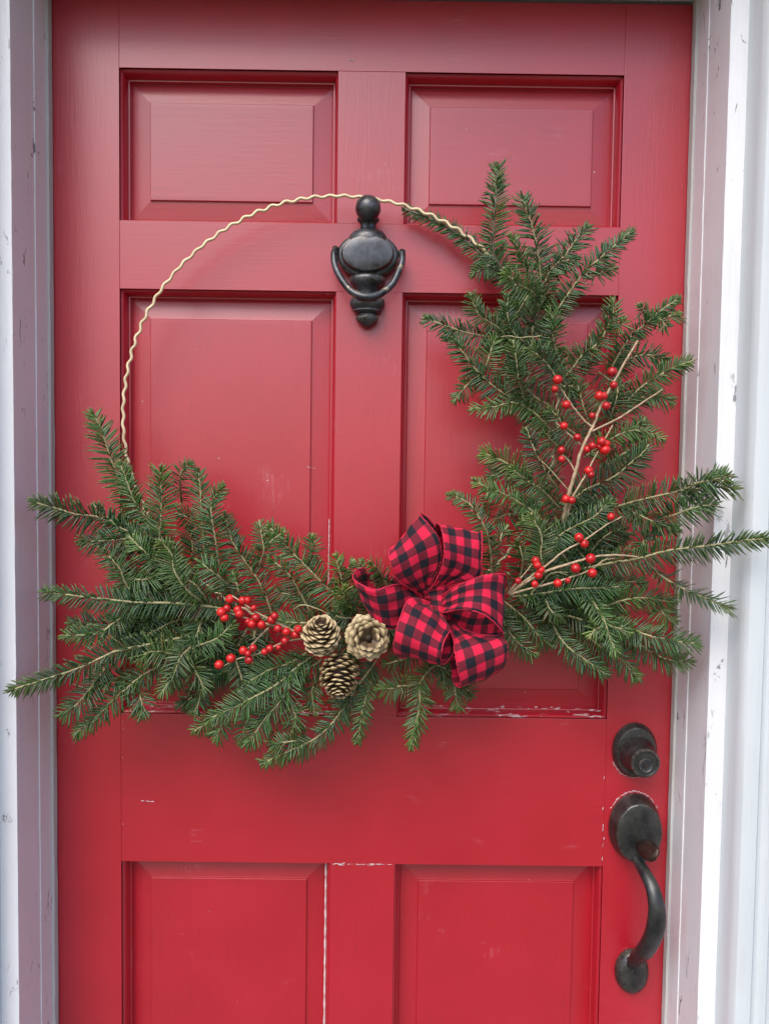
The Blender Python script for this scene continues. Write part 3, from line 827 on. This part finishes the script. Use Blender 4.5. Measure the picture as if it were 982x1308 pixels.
# -- top edge between left mass and the bow
fir_branch([T([(358, 805), (349, 785), (339, 758), (326, 736), (308, 712), (296, 690), (288, 653)], (.065, .08), L=.021),
            T([(326, 733), (333, 718), (337, 699), (331, 664)], (.07, .085), L=.017),
            T([(337, 697), (346, 693), (362, 678)], (.07, .10), L=.017, hue=.15)])
fir_branch([T([(470, 790), (442, 766), (422, 754), (392, 724), (361, 693), (340, 669)], (.065, .085), L=.021, hue=.08),
            T([(394, 724), (398, 705), (400, 680)], (.065, .08), L=.017, hue=.12, fuzz=.7)])
fir_branch([T([(400, 790), (390, 770), (375, 744), (359, 723), (343, 711)], (.07, .095), L=.021),
            T([(390, 770), (372, 760), (350, 755)], (.06, .07), L=.02)])
fir_branch([T([(452, 785), (440, 760), (434, 730), (427, 708)], (.075, .105), L=.0185, hue=.28, fuzz=.8),
            T([(436, 745), (445, 730), (454, 714)], (.075, .10), L=.0175, hue=.25, fuzz=.8), T([(445, 778), (441, 760), (438, 748)], (.085, .12), L=.018, hue=.3, fuzz=.9)])
fir_branch([T([(470, 755), (463, 735), (462, 712)], (.05, .065), L=.016, hue=.1), T([(505, 765), (493, 746), (485, 730), (472, 717)], (.062, .105), L=.018, hue=.15, bow=0)])
fir_branch([T([(410, 797), (380, 796), (350, 789)], (.075, .085), L=.019), T([(460, 800), (445, 790), (418, 787)], (.07, .08), L=.02),
            T([(375, 779), (388, 773), (406, 778), (420, 787)], (.09, .10), bare=True, r=.0011)])
# -- below the bow
fir_branch([T([(572, 835), (545, 860), (538, 878), (536, 902), (528, 930), (524, 958)], (.07, .10), L=.0195, hue=.30, fuzz=.5),
            T([(538, 871), (510, 877), (480, 883)], (.075, .095), L=.019, hue=.30),
            T([(545, 856), (560, 850), (575, 858)], (.07, .085), L=.017, hue=.2)])
fir_branch([T([(528, 835), (510, 843), (488, 850)], (.065, .085), L=.019, hue=.15), T([(560, 830), (567, 849), (566, 881)], (.065, .085), L=.016, hue=.12),
            T([(572, 850), (581, 880), (586, 908)], (.06, .08), L=.018, hue=.2), T([(580, 868), (595, 880), (607, 889)], (.055, .07), L=.014, hue=.2)])
# -- upper right, the top of the right-hand mass
fir_branch([T([(735, 520), (717, 478), (707, 460), (691, 429), (681, 407), (666, 378), (650, 358), (625, 332), (606, 318), (571, 290), (514, 266)], (.05, .024), L=.020, old=True, r=.0030, bow=.0),
            T([(640, 348), (625, 340), (599, 352)], (.045, .06), L=.018, hue=.1),
            T([(650, 360), (632, 325), (632, 271), (634, 241), (634, 208)], (.045, .075), L=.021, hue=.02)])
fir_branch([T([(700, 400), (690, 360), (685, 314), (677, 277), (666, 247)], (.06, .09), L=.0215),
            T([(690, 400), (678, 362), (665, 330), (652, 300)], (.07, .12), L=.022, hue=.25, fuzz=.9),
            T([(688, 385), (668, 365), (640, 350)], (.08, .13), L=.021, hue=.22, fuzz=.9)])
fir_branch([T([(690, 400), (699, 352), (720, 328), (733, 309), (753, 286)], (.06, .085), L=.0195),
            T([(703, 350), (725, 333), (742, 330)], (.065, .085), L=.017)])
fir_branch([T([(690, 430), (697, 419), (722, 381), (744, 350), (773, 324), (811, 291)], (.07, .11), L=.020),
            T([(746, 351), (765, 350), (790, 339)], (.08, .10), L=.016, hue=.15)])
fir_branch([T([(665, 440), (638, 432), (607, 427), (571, 417), (537, 406)], (.06, .095), L=.0175),
            T([(655, 440), (638, 420), (613, 403), (598, 373)], (.065, .10), L=.022, fuzz=.6, hue=.08)])
fir_branch([T([(705, 550), (675, 525), (640, 500), (611, 474), (589, 448), (568, 425)], (.055, .095), L=.022, hue=.05),
            T([(614, 478), (594, 494), (578, 513)], (.07, .09), L=.017, hue=.25),
            T([(617, 480), (622, 463), (633, 430)], (.075, .10), L=.021)])
fir_branch([T([(712, 560), (690, 535), (658, 516), (632, 517), (600, 522)], (.06, .095), L=.018, hue=.25, fuzz=.5),
            T([(672, 520), (662, 485), (660, 465), (655, 434)], (.075, .12), L=.021, hue=.18, fuzz=.7)])
fir_branch([T([(690, 450), (660, 428), (648, 400), (648, 375)], (.055, .08), L=.021, fuzz=.6), T([(718, 470), (707, 430), (700, 395)], (.06, .09), L=.021, fuzz=.6),
            T([(691, 429), (668, 431), (640, 430)], (.095, .10), bare=True, r=.0012), T([(735, 495), (715, 490), (690, 455), (672, 450)], (.075, .11), L=.022, hue=.05, fuzz=.6)])
fir_branch([T([(715, 490), (741, 458), (762, 440), (779, 412), (782, 380)], (.065, .10), L=.021, hue=.1, fuzz=.6),
            T([(778, 422), (790, 415), (801, 406)], (.08, .10), L=.016, hue=.45, fuzz=.6),
            T([(745, 480), (755, 455), (760, 430)], (.06, .08), L=.020, fuzz=.6)])
fir_branch([T([(775, 480), (802, 433), (822, 415), (834, 404), (870, 379)], (.06, .085), L=.0165),
            T([(830, 408), (822, 397), (813, 386)], (.07, .10), L=.015, fuzz=.8),
            T([(834, 405), (852, 404), (872, 404)], (.07, .085), L=.016, hue=.15), T([(836, 405), (848, 412), (856, 420)], (.075, .09), L=.015, hue=.2)])
fir_branch([T([(780, 535), (814, 498), (827, 489), (851, 474), (886, 460)], (.065, .095), L=.021, hue=.12),
            T([(780, 475), (814, 455), (857, 457)], (.05, .065), L=.017),
            T([(800, 525), (822, 507), (845, 508), (862, 516)], (.055, .075), L=.019, hue=.12)])
fir_branch([T([(745, 585), (785, 556), (822, 553), (850, 560)], (.055, .075), L=.019, hue=.35), T([(795, 556), (812, 545), (826, 533)], (.055, .07), L=.016)])
fir_branch([T([(725, 640), (739, 632), (767, 618), (798, 599), (814, 583), (829, 567)], (.075, .105), L=.0245, hue=.06),
            T([(770, 600), (795, 580), (826, 566)], (.05, .065), L=.019)])
fir_branch([T([(760, 560), (745, 520), (735, 485)], (.05, .075), fuzz=.5), T([(775, 545), (785, 515), (790, 488)], (.055, .08), fuzz=.5),
            T([(730, 590), (705, 565), (690, 540)], (.05, .07), fuzz=.4), T([(745, 560), (722, 545), (700, 520)], (.06, .085), fuzz=.5)])
# -- right-hand side reaching over the frame
fir_branch([T([(760, 655), (808, 641), (843, 632), (865, 627), (904, 625), (943, 622)], (.08, .165), L=.024, hue=.08, fuzz=.4),
            T([(866, 628), (895, 616), (934, 607)], (.135, .175), L=.020, fuzz=.4),
            T([(795, 645), (810, 657), (835, 667), (864, 678)], (.095, .13), L=.021, hue=.18, fuzz=.7),
            T([(838, 662), (863, 656), (884, 650), (915, 645)], (.12, .155), L=.021)])
fir_branch([T([(735, 728), (782, 719), (821, 712), (853, 704), (904, 696), (955, 690), (986, 687)], (.08, .205), L=.0215, r=.002),
            T([(822, 713), (843, 735), (874, 753), (905, 766), (936, 779)], (.11, .165), L=.0225, r=.0016),
            T([(817, 711), (822, 694), (838, 671)], (.10, .11), L=.018, hue=.1)])
fir_branch([T([(735, 795), (778, 773), (795, 768), (821, 764), (863, 769)], (.07, .105), L=.022, hue=.15),
            T([(836, 767), (848, 783), (863, 798)], (.09, .10), L=.018, hue=.4)])
fir_branch([T([(765, 790), (805, 805), (834, 811), (868, 820), (896, 824)], (.08, .135), L=.023, hue=.08),
            T([(780, 800), (800, 818), (840, 835), (884, 847)], (.055, .115), L=.021)])
fir_branch([T([(745, 745), (753, 762), (770, 795), (780, 820), (790, 838)], (.09, .125), L=.021, hue=.22),
            T([(769, 794), (762, 803), (751, 816)], (.105, .125), L=.018, hue=.45), T([(771, 796), (788, 801), (806, 812)], (.105, .12), L=.018, hue=.28)])
fir_branch([T([(735, 800), (770, 827), (796, 846), (817, 867)], (.065, .095), L=.022, hue=.15),
            T([(700, 790), (720, 817), (742, 839), (775, 868)], (.07, .10), L=.0225, hue=.12)])
fir_branch([T([(655, 762), (695, 759), (742, 752), (800, 746)], (.075, .10), L=.020, hue=.05),
            T([(693, 760), (702, 777), (718, 794)], (.085, .105), L=.019, hue=.15), T([(735, 750), (780, 742), (826, 745)], (.065, .085), L=.018, hue=.1)])
fir_branch([T([(628, 775), (657, 811), (682, 841)], (.06, .09), L=.020, hue=.12), T([(640, 780), (680, 795), (712, 808)], (.05, .07), L=.021, hue=.1),
            T([(640, 765), (665, 785), (690, 815), (705, 825)], (.055, .075), L=.021, hue=.05)])
fir_branch([T([(705, 645), (690, 630), (666, 607), (641, 588), (613, 578)], (.06, .095), L=.021, hue=.28, fuzz=.5),
            T([(660, 602), (640, 607), (622, 612)], (.06, .08), L=.019, hue=.1)])
fir_branch([T([(690, 655), (655, 640), (625, 622), (600, 610)], (.075, .11), L=.019, hue=.28, fuzz=.5),
            T([(622, 662), (624, 640), (625, 624)], (.08, .11), L=.016, hue=.25)])
fir_branch([T([(628, 740), (625, 699), (619, 672), (612, 657), (601, 648), (586, 637), (569, 633)], (.085, .105), L=.0185, hue=.18),
            T([(627, 705), (640, 690), (648, 671)], (.09, .11), L=.018, hue=.2),
            T([(630, 664), (650, 658), (672, 650)], (.06, .07), L=.020)])
fir_branch([T([(700, 745), (692, 705), (688, 680), (680, 653)], (.09, .115), L=.021, hue=.15), T([(690, 700), (680, 687), (666, 661)], (.085, .11), L=.020, hue=.12),
            T([(692, 702), (719, 683), (760, 656), (782, 639)], (.095, .12), L=.022, hue=.06)])
fir_branch([T([(740, 640), (725, 624), (692, 591)], (.10, .11), bare=True, r=.0012), T([(712, 625), (703, 609), (682, 577), (672, 545)], (.08, .105), L=.020)])
fir_branch([T([(715, 650), (690, 625), (672, 612), (650, 595)], (.07, .10), L=.021, fuzz=.5, hue=.1), T([(735, 660), (745, 640), (775, 625)], (.06, .08)),
            T([(700, 670), (680, 655), (655, 630)], (.065, .09), L=.021, fuzz=.4)])
fir_branch([T([(740, 735), (765, 690), (800, 672)], (.06, .085), hue=.1), T([(715, 740), (740, 715), (790, 695)], (.05, .07)), T([(745, 650), (770, 665), (800, 690)], (.05, .07), hue=.1)])
fir_branch([T([(660, 745), (668, 715), (660, 690)], (.07, .09)), T([(670, 770), (700, 735), (735, 730)], (.075, .095), L=.02)])

for tw in (T([(525, 785), (505, 800), (482, 832)], (.04, .05), fuzz=.5), T([(470, 765), (490, 795), (512, 822)], (.045, .055), fuzz=.5),
           T([(430, 785), (445, 825), (455, 855)], (.05, .06), fuzz=.5), T([(395, 800), (425, 782), (465, 772)], (.05, .06), fuzz=.5),
           T([(510, 770), (478, 760), (455, 750)], (.04, .05), fuzz=.4), T([(560, 800), (535, 825), (505, 850)], (.04, .055), fuzz=.4),
           T([(600, 760), (625, 785), (650, 800)], (.05, .06), fuzz=.4), T([(560, 840), (590, 850), (615, 868)], (.04, .05), fuzz=.4, L=.018)):
    fir_branch([tw])
# -- shaded inner growth that fills the depth behind the leading twigs
def inside(p, poly):
    x, y = p; c = False; j = len(poly)-1
    for i in range(len(poly)):
        xi, yi = poly[i]; xj, yj = poly[j]
        if (yi > y) != (yj > y) and x < (xj-xi)*(y-yi)/(yj-yi)+xi: c = not c
        j = i
    return c
polyL = [(165, 655), (215, 630), (265, 660), (300, 740), (360, 765), (430, 770), (470, 790), (475, 840), (420, 860), (345, 890), (280, 885), (225, 860), (170, 845), (135, 815), (150, 760), (190, 740), (160, 700)]
polyR = [(655, 380), (685, 370), (705, 440), (765, 455), (780, 540), (752, 625), (790, 660), (765, 730), (800, 790), (770, 820), (700, 795), (645, 775), (640, 690), (690, 640), (700, 570), (640, 480), (625, 435)]
for poly, cnt, cen in ((polyL, 46, (370, 800)), (polyR, 54, (715, 640))):
    xs = [p[0] for p in poly]; ys = [p[1] for p in poly]
    made = 0; batch = []
    while made < cnt:
        p = (random.uniform(min(xs), max(xs)), random.uniform(min(ys), max(ys)))
        # grow outward from the hoop
        dx, dy = p[0]-440, p[1]-528; rr_ = math.hypot(dx, dy)
        out = math.atan2(dy, dx) if rr_ > 283 else math.atan2(-dy, -dx)
        ang = out+random.uniform(-0.9, 0.9); L = random.uniform(55, 95)
        tpt = (p[0]+L*math.cos(ang), p[1]+L*math.sin(ang))
        if not (inside(p, poly) and inside(tpt, poly)): 
            if random.random() > .02: continue
            if not inside(p, poly): continue
            tpt = (p[0]+30*math.cos(ang), p[1]+30*math.sin(ang))
        mid = ((p[0]+tpt[0])/2+random.uniform(-6, 6), (p[1]+tpt[1])/2+random.uniform(-6, 6))
        d = random.uniform(.022, .065)
        batch.append(T([p, mid, tpt], (d, d+.015), fuzz=.4, hue=random.uniform(0, .1), dens=.8)); made += 1
        if len(batch) == 3: fir_branch(batch); batch = []
    if batch: fir_branch(batch)

# ------------------------------------------------------------------ berry sprigs
bm = bmesh.new(); bmesh.ops.create_uvsphere(bm, u_segments=14, v_segments=16, radius=1.0)
for v in bm.verts:
    if v.co.z > 0.99: v.co.z = 0.95
for f_ in bm.faces:
    f_.smooth = True
    if all(v.co.z > 0.94 for v in f_.verts): f_.material_index = 1
berry_me = bm_mesh('berry', bm); berry_me.materials.append(berry_mat); berry_me.materials.append(calyx_mat)
for p_ in berry_me.polygons: p_.use_smooth = True
def sprig(label, stems, berries, loc, rad=.0016, group='red berry sprigs tucked into the wreath'):
    e = empty('berry_sprig', tuple(at(*loc))); tag(e, label, 'berry sprig', group)
    for st_ in stems:
        P = catmull([at(*q) for q in st_['p']], 7); n_ = len(P)
        P[1:-1] += rng.normal(0, .0002, P[1:-1].shape)
        r0 = st_.get('r', rad)
        v, f = tube_np(P, np.linspace(r0, r0*.5, n_), 7)
        link('twig', mesh_np('twig', v, f), berry_bark, e)
    pool = np.vstack([catmull([at(*q) for q in st_['p']], 12) for st_ in stems])
    for b_ in berries:
        px, py, r = b_[0], b_[1], b_[2] if len(b_) > 2 else 5.5
        d = b_[3] if len(b_) > 3 else loc[2]+random.uniform(.003, .009)
        o = link('berry', berry_me, None, e)
        p = at(px, py, d)
        s = r*0.00104
        o.matrix_world = Matrix.Translation(Vector(p))
        o.scale = (s*random.uniform(.96, 1.04), s*random.uniform(.96, 1.04), s*random.uniform(.93, 1.02))
        o.rotation_euler = (random.uniform(-.6, 2.4), random.uniform(-1, 1), random.uniform(-1, 1))
        o.location = Vector(p)
        k_ = pool[np.argmin(np.linalg.norm(pool-p, axis=1))]
        if np.linalg.norm(k_-p) < .022:
            v, f = tube_np([k_, (k_+p)/2+np.array([0, -.0008, -.0008]), p], .0006, 5); link('stalk', mesh_np('stalk', v, f), berry_bark, e)
    return e
D1 = .118
sprig('red berry sprig with the most berries, pointing up left from the pine cones',
      [dict(p=[(396, 814, .095), (377, 807, .11), (350, 794, D1), (323, 779, D1+.004), (297, 761, D1+.006)], r=.0020),
       dict(p=[(368, 804, .11), (350, 799, D1), (323, 792, D1), (301, 785, D1), (276, 779, D1)], r=.0017)],
      [(294, 765, 5.8), (310, 767, 5), (316, 767, 5.2), (290, 777, 5), (283, 782, 6), (287, 789, 5.5), (304, 779, 5.6), (306, 784, 5.6), (324.5, 776.6, 3.8),
       (327, 789, 5.6), (322, 797, 5.6), (317, 794, 4.5), (334, 798, 5.6), (347, 792, 5.6), (351, 787, 5), (355, 803, 5.4), (366, 807, 5.6), (377, 811, 5), (381, 804, 5.6), (364, 819, 5.4)], (350, 800, D1))
sprig('thin berry sprig with red berries, pointing down left from the pine cones',
      [dict(p=[(392, 815, .095), (361, 821, .108), (333, 834, D1), (303, 842, D1), (284, 852, D1)], r=.0014),
       dict(p=[(343, 802, .10), (330, 815, .106), (316, 829, .112)], r=.0013)],
      [(280, 849, 6), (295, 841, 5.8), (311, 831, 5.8), (317, 835, 4.6), (318, 843, 5.4), (323.5, 828, 5), (338, 832.6, 4.4), (344.5, 828.5, 5), (356, 827, 3.8)], (340, 832, D1))
D2 = .125
sprig('tall forked berry sprig standing upright in the right side of the wreath',
      [dict(p=[(719, 668, .10), (725.5, 634, .118), (735, 601, D2), (743, 573, D2), (757, 544, D2), (769, 515, D2), (790, 476, D2+.005), (814, 435, D2+.008)], r=.0028),
       dict(p=[(757, 546, D2), (743, 534, D2), (728.5, 515, D2), (712, 490, D2)], r=.0015),
       dict(p=[(741, 568, D2), (733, 561, D2), (711, 541, D2)], r=.0014),
       dict(p=[(733, 601, D2), (727, 590, D2-.004), (717, 580, D2-.008)], r=.0012),
       dict(p=[(755, 551, D2), (788, 535, D2+.004), (822, 513, D2+.008), (846, 497, D2+.01)], r=.0015)],
      [(712, 485, 6), (708.5, 497, 4.6), (723, 517, 5.6), (720, 544, 5), (737, 558.6, 5), (756, 531, 4.4), (765, 505.6, 5.8), (771, 505.6, 4.6), (774, 518.5, 5.6), (781.5, 475, 6.4), (783.5, 492, 5), (717, 575, 5), (717, 586.6, 4.6)], (720, 660, D2))
sprig('short berry sprig leaning right beside the tall upright one, berries in pairs',
      [dict(p=[(722, 668, .10), (731, 636, .122), (747, 607.6, D2+.002), (763, 577, D2+.003), (782, 543, D2+.004)], r=.0017)],
      [(749.5, 574, 5), (756.4, 569.5, 5), (768, 564, 6), (772.5, 575, 6.4), (774, 567, 5), (765, 570.5, 4.6), (751.5, 601, 5.6), (754.6, 606.6, 4.6), (722.4, 637.5, 5.5), (730, 639, 5)], (724, 655, D2))
sprig('berry sprig of long pale stems fanning right from behind the plaid bow',
      [dict(p=[(648, 759, .11), (680, 735, .122), (700, 720, .126), (720, 704, .13), (749, 688, .132), (775, 670, .134), (794, 660, .136)], r=.0017),
       dict(p=[(648, 759, .11), (690, 733, .124), (728.5, 719.6, .13), (761, 711, .133), (790, 709, .135), (815, 711.5, .13)], r=.0021),
       dict(p=[(650, 760, .11), (669, 754, .12), (710, 743, .13), (751.5, 729, .134), (770, 716, .134), (785, 713, .13)], r=.0016),
       dict(p=[(648, 759, .11), (660, 744, .12), (680, 720, .126)], r=.0014)],
      [(780, 660, 5), (739, 686.6, 6), (746, 694.5, 5.6), (754, 713.5, 6.5, .14), (683.6, 716, 5.4), (686, 722, 5), (690, 728, 5.5), (687.4, 735, 5.4), (682.7, 746, 4.5), (661.5, 742, 4.4), (735, 726, 6.4, .14), (756, 732, 6, .14), (712, 745, 5.5), (725, 741.5, 3.8), (650, 712, 3, .10)], (690, 740, .128))

# ------------------------------------------------------------------ pine cones
def scale_mesh():
    """one woody cone scale, root at origin, tip along +Y, outer face +Z"""
    rows = [(0.0, .45, .05, 0), (.35, .70, .06, .0), (.65, .95, .08, .02), (.85, .92, .12, .06), (1.0, .62, .10, .11)]
    V = []; F = []
    for y, wx, tz, up in rows:
        V += [(-wx, y, up-.04), (-wx*.55, y, up+tz), (0, y*1.06, up+tz*1.5), (wx*.55, y, up+tz), (wx, y, up-.04), (0, y*1.04, up-tz-.03)]
    for i in range(len(rows)-1):
        for j in range(6):
            a, b_ = i*6+j, i*6+(j+1) % 6
            F.append((a, b_, b_+6, a+6))
    k = (len(rows)-1)*6
    V.append((0, 1.16, .14)); t = len(V)-1
    for j in range(6): F.append((k+j, k+(j+1) % 6, t))
    F.append((5, 4, 3, 2, 1, 0))
    me = mesh_np('scale', V, F, True); bm = bmesh.new(); bm.from_mesh(me); bmesh.ops.recalc_face_normals(bm, faces=bm.faces); bm.to_mesh(me); bm.free()
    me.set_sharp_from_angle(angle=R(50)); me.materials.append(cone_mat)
    return me
scale_me = scale_mesh()
mt, n, b = newmat('pine_cone_core'); b.inputs['Base Color'].default_value = (0.06, 0.036, 0.02, 1); b.inputs['Roughness'].default_value = 0.8
core_mat = mt
def pine_cone(px, py, d, axis, length, width, label, nsc=64, openness=1.0, flare=0.0, tmax=1.0):
    c = Vector(at(px, py, d)); ax = Vector(axis).normalized()
    e = empty('pine_cone', c); tag(e, label, 'pine cone', 'pine cones wired beside the bow')
    rot = ax.to_track_quat('Z', 'Y').to_matrix().to_4x4()
    M0 = Matrix.Translation(c) @ rot
    prof = [(width*.5*k, length*h) for k, h in ((.04, -.5), (.34, -.42), (.50-.12*flare, -.2), (.48-.14*flare, .05), (.34-.20*flare, .28-.10*flare), (.16-.06*flare, .44-.18*flare), (.01, .50-.2*flare))]
    me = lathe_mesh('core', prof, 14, (0, 0, 0), 'z'); o = link('core', me, core_mat, e); o.matrix_world = M0
    o.matrix_parent_inverse = Matrix.Translation(-c); o.matrix_basis = M0
    for i in range(nsc):
        t = (i+.5)/nsc                        # 0 base .. 1 apex
        if t > tmax: break
        h = -.42+.90*t**.9
        az = i*2.39996+random.uniform(-.14, .14)
        env = math.sin(math.pi*min(1, .20+t*.76))**.75
        rad = width*.5*((.60-.22*flare)*env)
        opn = R((84-50*t**1.3)*openness+random.uniform(-8, 8))     # angle from axis
        ln = width*.5*(.40+.26*flare)*(.45+.55*env)*random.uniform(.86, 1.12)
        wd = width*.5*(.30-.05*flare)*(.50+.50*env)*random.uniform(.88, 1.10)
        dirv = Vector((math.cos(az)*math.sin(opn), math.sin(az)*math.sin(opn), math.cos(opn)))
        up = Vector((-math.cos(az)*math.cos(opn), -math.sin(az)*math.cos(opn), math.sin(opn)))*-1
        xx = dirv.cross(up)
        Mx = Matrix((( xx.x*wd, dirv.x*ln, up.x*ln, math.cos(az)*rad), (xx.y*wd, dirv.y*ln, up.y*ln, math.sin(az)*rad), (xx.z*wd, dirv.z*ln, up.z*ln, h*length), (0, 0, 0, 1)))
        o = bpy.data.objects.new('scale', scale_me); C.objects.link(o); o.parent = e
        o.matrix_parent_inverse = Matrix.Translation(-c)
        o.matrix_basis = M0 @ Mx
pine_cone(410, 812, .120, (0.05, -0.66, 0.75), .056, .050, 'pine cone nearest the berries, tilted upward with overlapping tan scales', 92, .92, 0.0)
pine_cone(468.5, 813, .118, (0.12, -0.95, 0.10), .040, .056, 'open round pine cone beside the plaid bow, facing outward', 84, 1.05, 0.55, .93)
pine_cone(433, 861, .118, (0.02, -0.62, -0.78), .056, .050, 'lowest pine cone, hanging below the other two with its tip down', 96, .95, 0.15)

# ------------------------------------------------------------------ bow
bow = empty('bow', tuple(at(552, 772, .09))); tag(bow, 'red and black buffalo-check ribbon bow with six loops on the wreath', 'bow')
def bz(q): return at(430+q[0]/4.092, 640+q[1]/4.092, q[2])
def loop(rows, phase):
    A = catmull([bz(a) for a, b_ in rows], 9); B_ = catmull([bz(b_) for a, b_ in rows], 9)
    n_ = len(A); m_ = 13
    mid = (A+B_)/2
    s = np.r_[0, np.cumsum(np.linalg.norm(np.diff(mid, axis=0), axis=1))]
    # ribbon is widest mid-loop; texture v is in true squares (10 mm)
    V = []; UV = []
    T_ = np.gradient(mid, axis=0); T_ /= np.linalg.norm(T_, axis=1)[:, None]+1e-9
    for i in range(n_):
        W3 = B_[i]-A[i]; nrm = np.cross(T_[i], W3); nl = np.linalg.norm(nrm); nrm = nrm/(nl+1e-9)
        for j in range(m_):
            t = j/(m_-1)
            pin = math.exp(-min(i, n_-1-i)/9.0); crease = 0.0011*math.sin(t*7+i*.17+phase)+0.0006*math.sin(t*15-i*.35+phase*2)+0.0018*math.sin(math.pi*t)+0.0030*pin*math.sin(t*19+phase)
            V.append(tuple(A[i]+W3*t+nrm*crease)); UV.append((s[i]/.0118+phase, 0.15+t*5.3))
    F = []
    for i in range(n_-1):
        for j in range(m_-1):
            a = i*m_+j; F.append((a, a+1, a+m_+1, a+m_))
    me = mesh_np('ribbon_loop', V, F, True)
    ul = me.uv_layers.new(name='UVMap')
    for lp_ in me.loops: ul.data[lp_.index].uv = UV[lp_.vertex_index]
    o = link('ribbon_loop', me, ribbon_mat, bow)
    sm = o.modifiers.new('thickness', 'SOLIDIFY'); sm.thickness = .0005; sm.offset = 0
    for E_ in (A, B_):
        k = len(E_)*3
        Pq, _l = resample(E_, k)
        Pq[1:-1] += rng.normal(0, .00022, Pq[1:-1].shape)
        rd = .00085*(1+.30*np.sin(np.arange(k)*2.1))
        v, f = tube_np(Pq, rd, 6); link('wired_edge', mesh_np('wired_edge', v, f), thread_mat, o)
loop([((455, 500, .098), (478, 492, .102)), ((400, 468, .120), (505, 410, .124)), ((322, 415, .142), (545, 310, .138)), ((284, 330, .153), (528, 190, .145)), ((274, 262, .142), (437, 72, .132)),
      ((300, 240, .118), (480, 95, .110)), ((360, 300, .095), (538, 190, .088)), ((420, 420, .086), (535, 360, .084)), ((455, 500, .086), (475, 500, .088))], 0.2)
loop([((452, 505, .100), (490, 505, .098)), ((510, 430, .124), (620, 432, .118)), ((553, 330, .143), (737, 395, .128)), ((562, 235, .150), (757, 285, .134)), ((543, 132, .136), (757, 168, .126)),
      ((518, 128, .110), (742, 175, .100)), ((528, 230, .092), (700, 280, .082)), ((500, 370, .086), (600, 400, .080)), ((455, 495, .086), (485, 500, .084))], 1.3)
loop([((430, 498, .104), (445, 545, .098)), ((372, 442, .120), (395, 590, .106)), ((300, 438, .136), (325, 662, .116)), ((195, 462, .142), (240, 655, .122)), ((88, 408, .126), (172, 588, .112)),
      ((120, 354, .098), (165, 540, .086)), ((220, 362, .078), (250, 560, .072)), ((330, 415, .076), (340, 560, .072)), ((430, 495, .084), (442, 535, .080))], 2.4)
loop([((515, 535, .104), (535, 585, .104)), ((575, 475, .124), (565, 582, .130)), ((680, 420, .145), (660, 566, .154)), ((790, 386, .151), (780, 600, .160)), ((882, 390, .136), (872, 697, .142)),
      ((860, 470, .102), (800, 712, .116)), ((760, 520, .086), (690, 697, .092)), ((640, 530, .085), (600, 640, .090)), ((525, 535, .088), (540, 575, .088))], 0.8)
loop([((490, 540, .108), (530, 580, .112)), ((385, 510, .136), (588, 662, .140)), ((336, 600, .157), (562, 730, .160)), ((306, 700, .162), (545, 800, .166)), ((300, 785, .147), (550, 855, .150)),
      ((345, 820, .116), (605, 805, .120)), ((400, 760, .098), (612, 735, .101)), ((450, 650, .092), (592, 662, .096)), ((500, 560, .090), (540, 590, .090))], 1.7)
loop([((545, 620, .100), (600, 640, .100)), ((605, 708, .126), (720, 690, .120)), ((616, 790, .146), (858, 714, .136)), ((636, 890, .151), (893, 778, .142)), ((650, 970, .137), (868, 872, .128)),
      ((612, 950, .106), (800, 900, .096)), ((597, 850, .088), (760, 800, .082)), ((580, 720, .086), (660, 720, .082)), ((548, 622, .086), (590, 640, .086))], 2.9)
loop([((430, 480, .098), (470, 560, .100)), ((480, 455, .112), (505, 575, .118)), ((560, 440, .116), (560, 600, .120)), ((590, 490, .100), (590, 620, .104)), ((540, 520, .084), (540, 590, .086))], 3.6)
print('needles', NEEDLES[0], 'objects', len(bpy.data.objects))
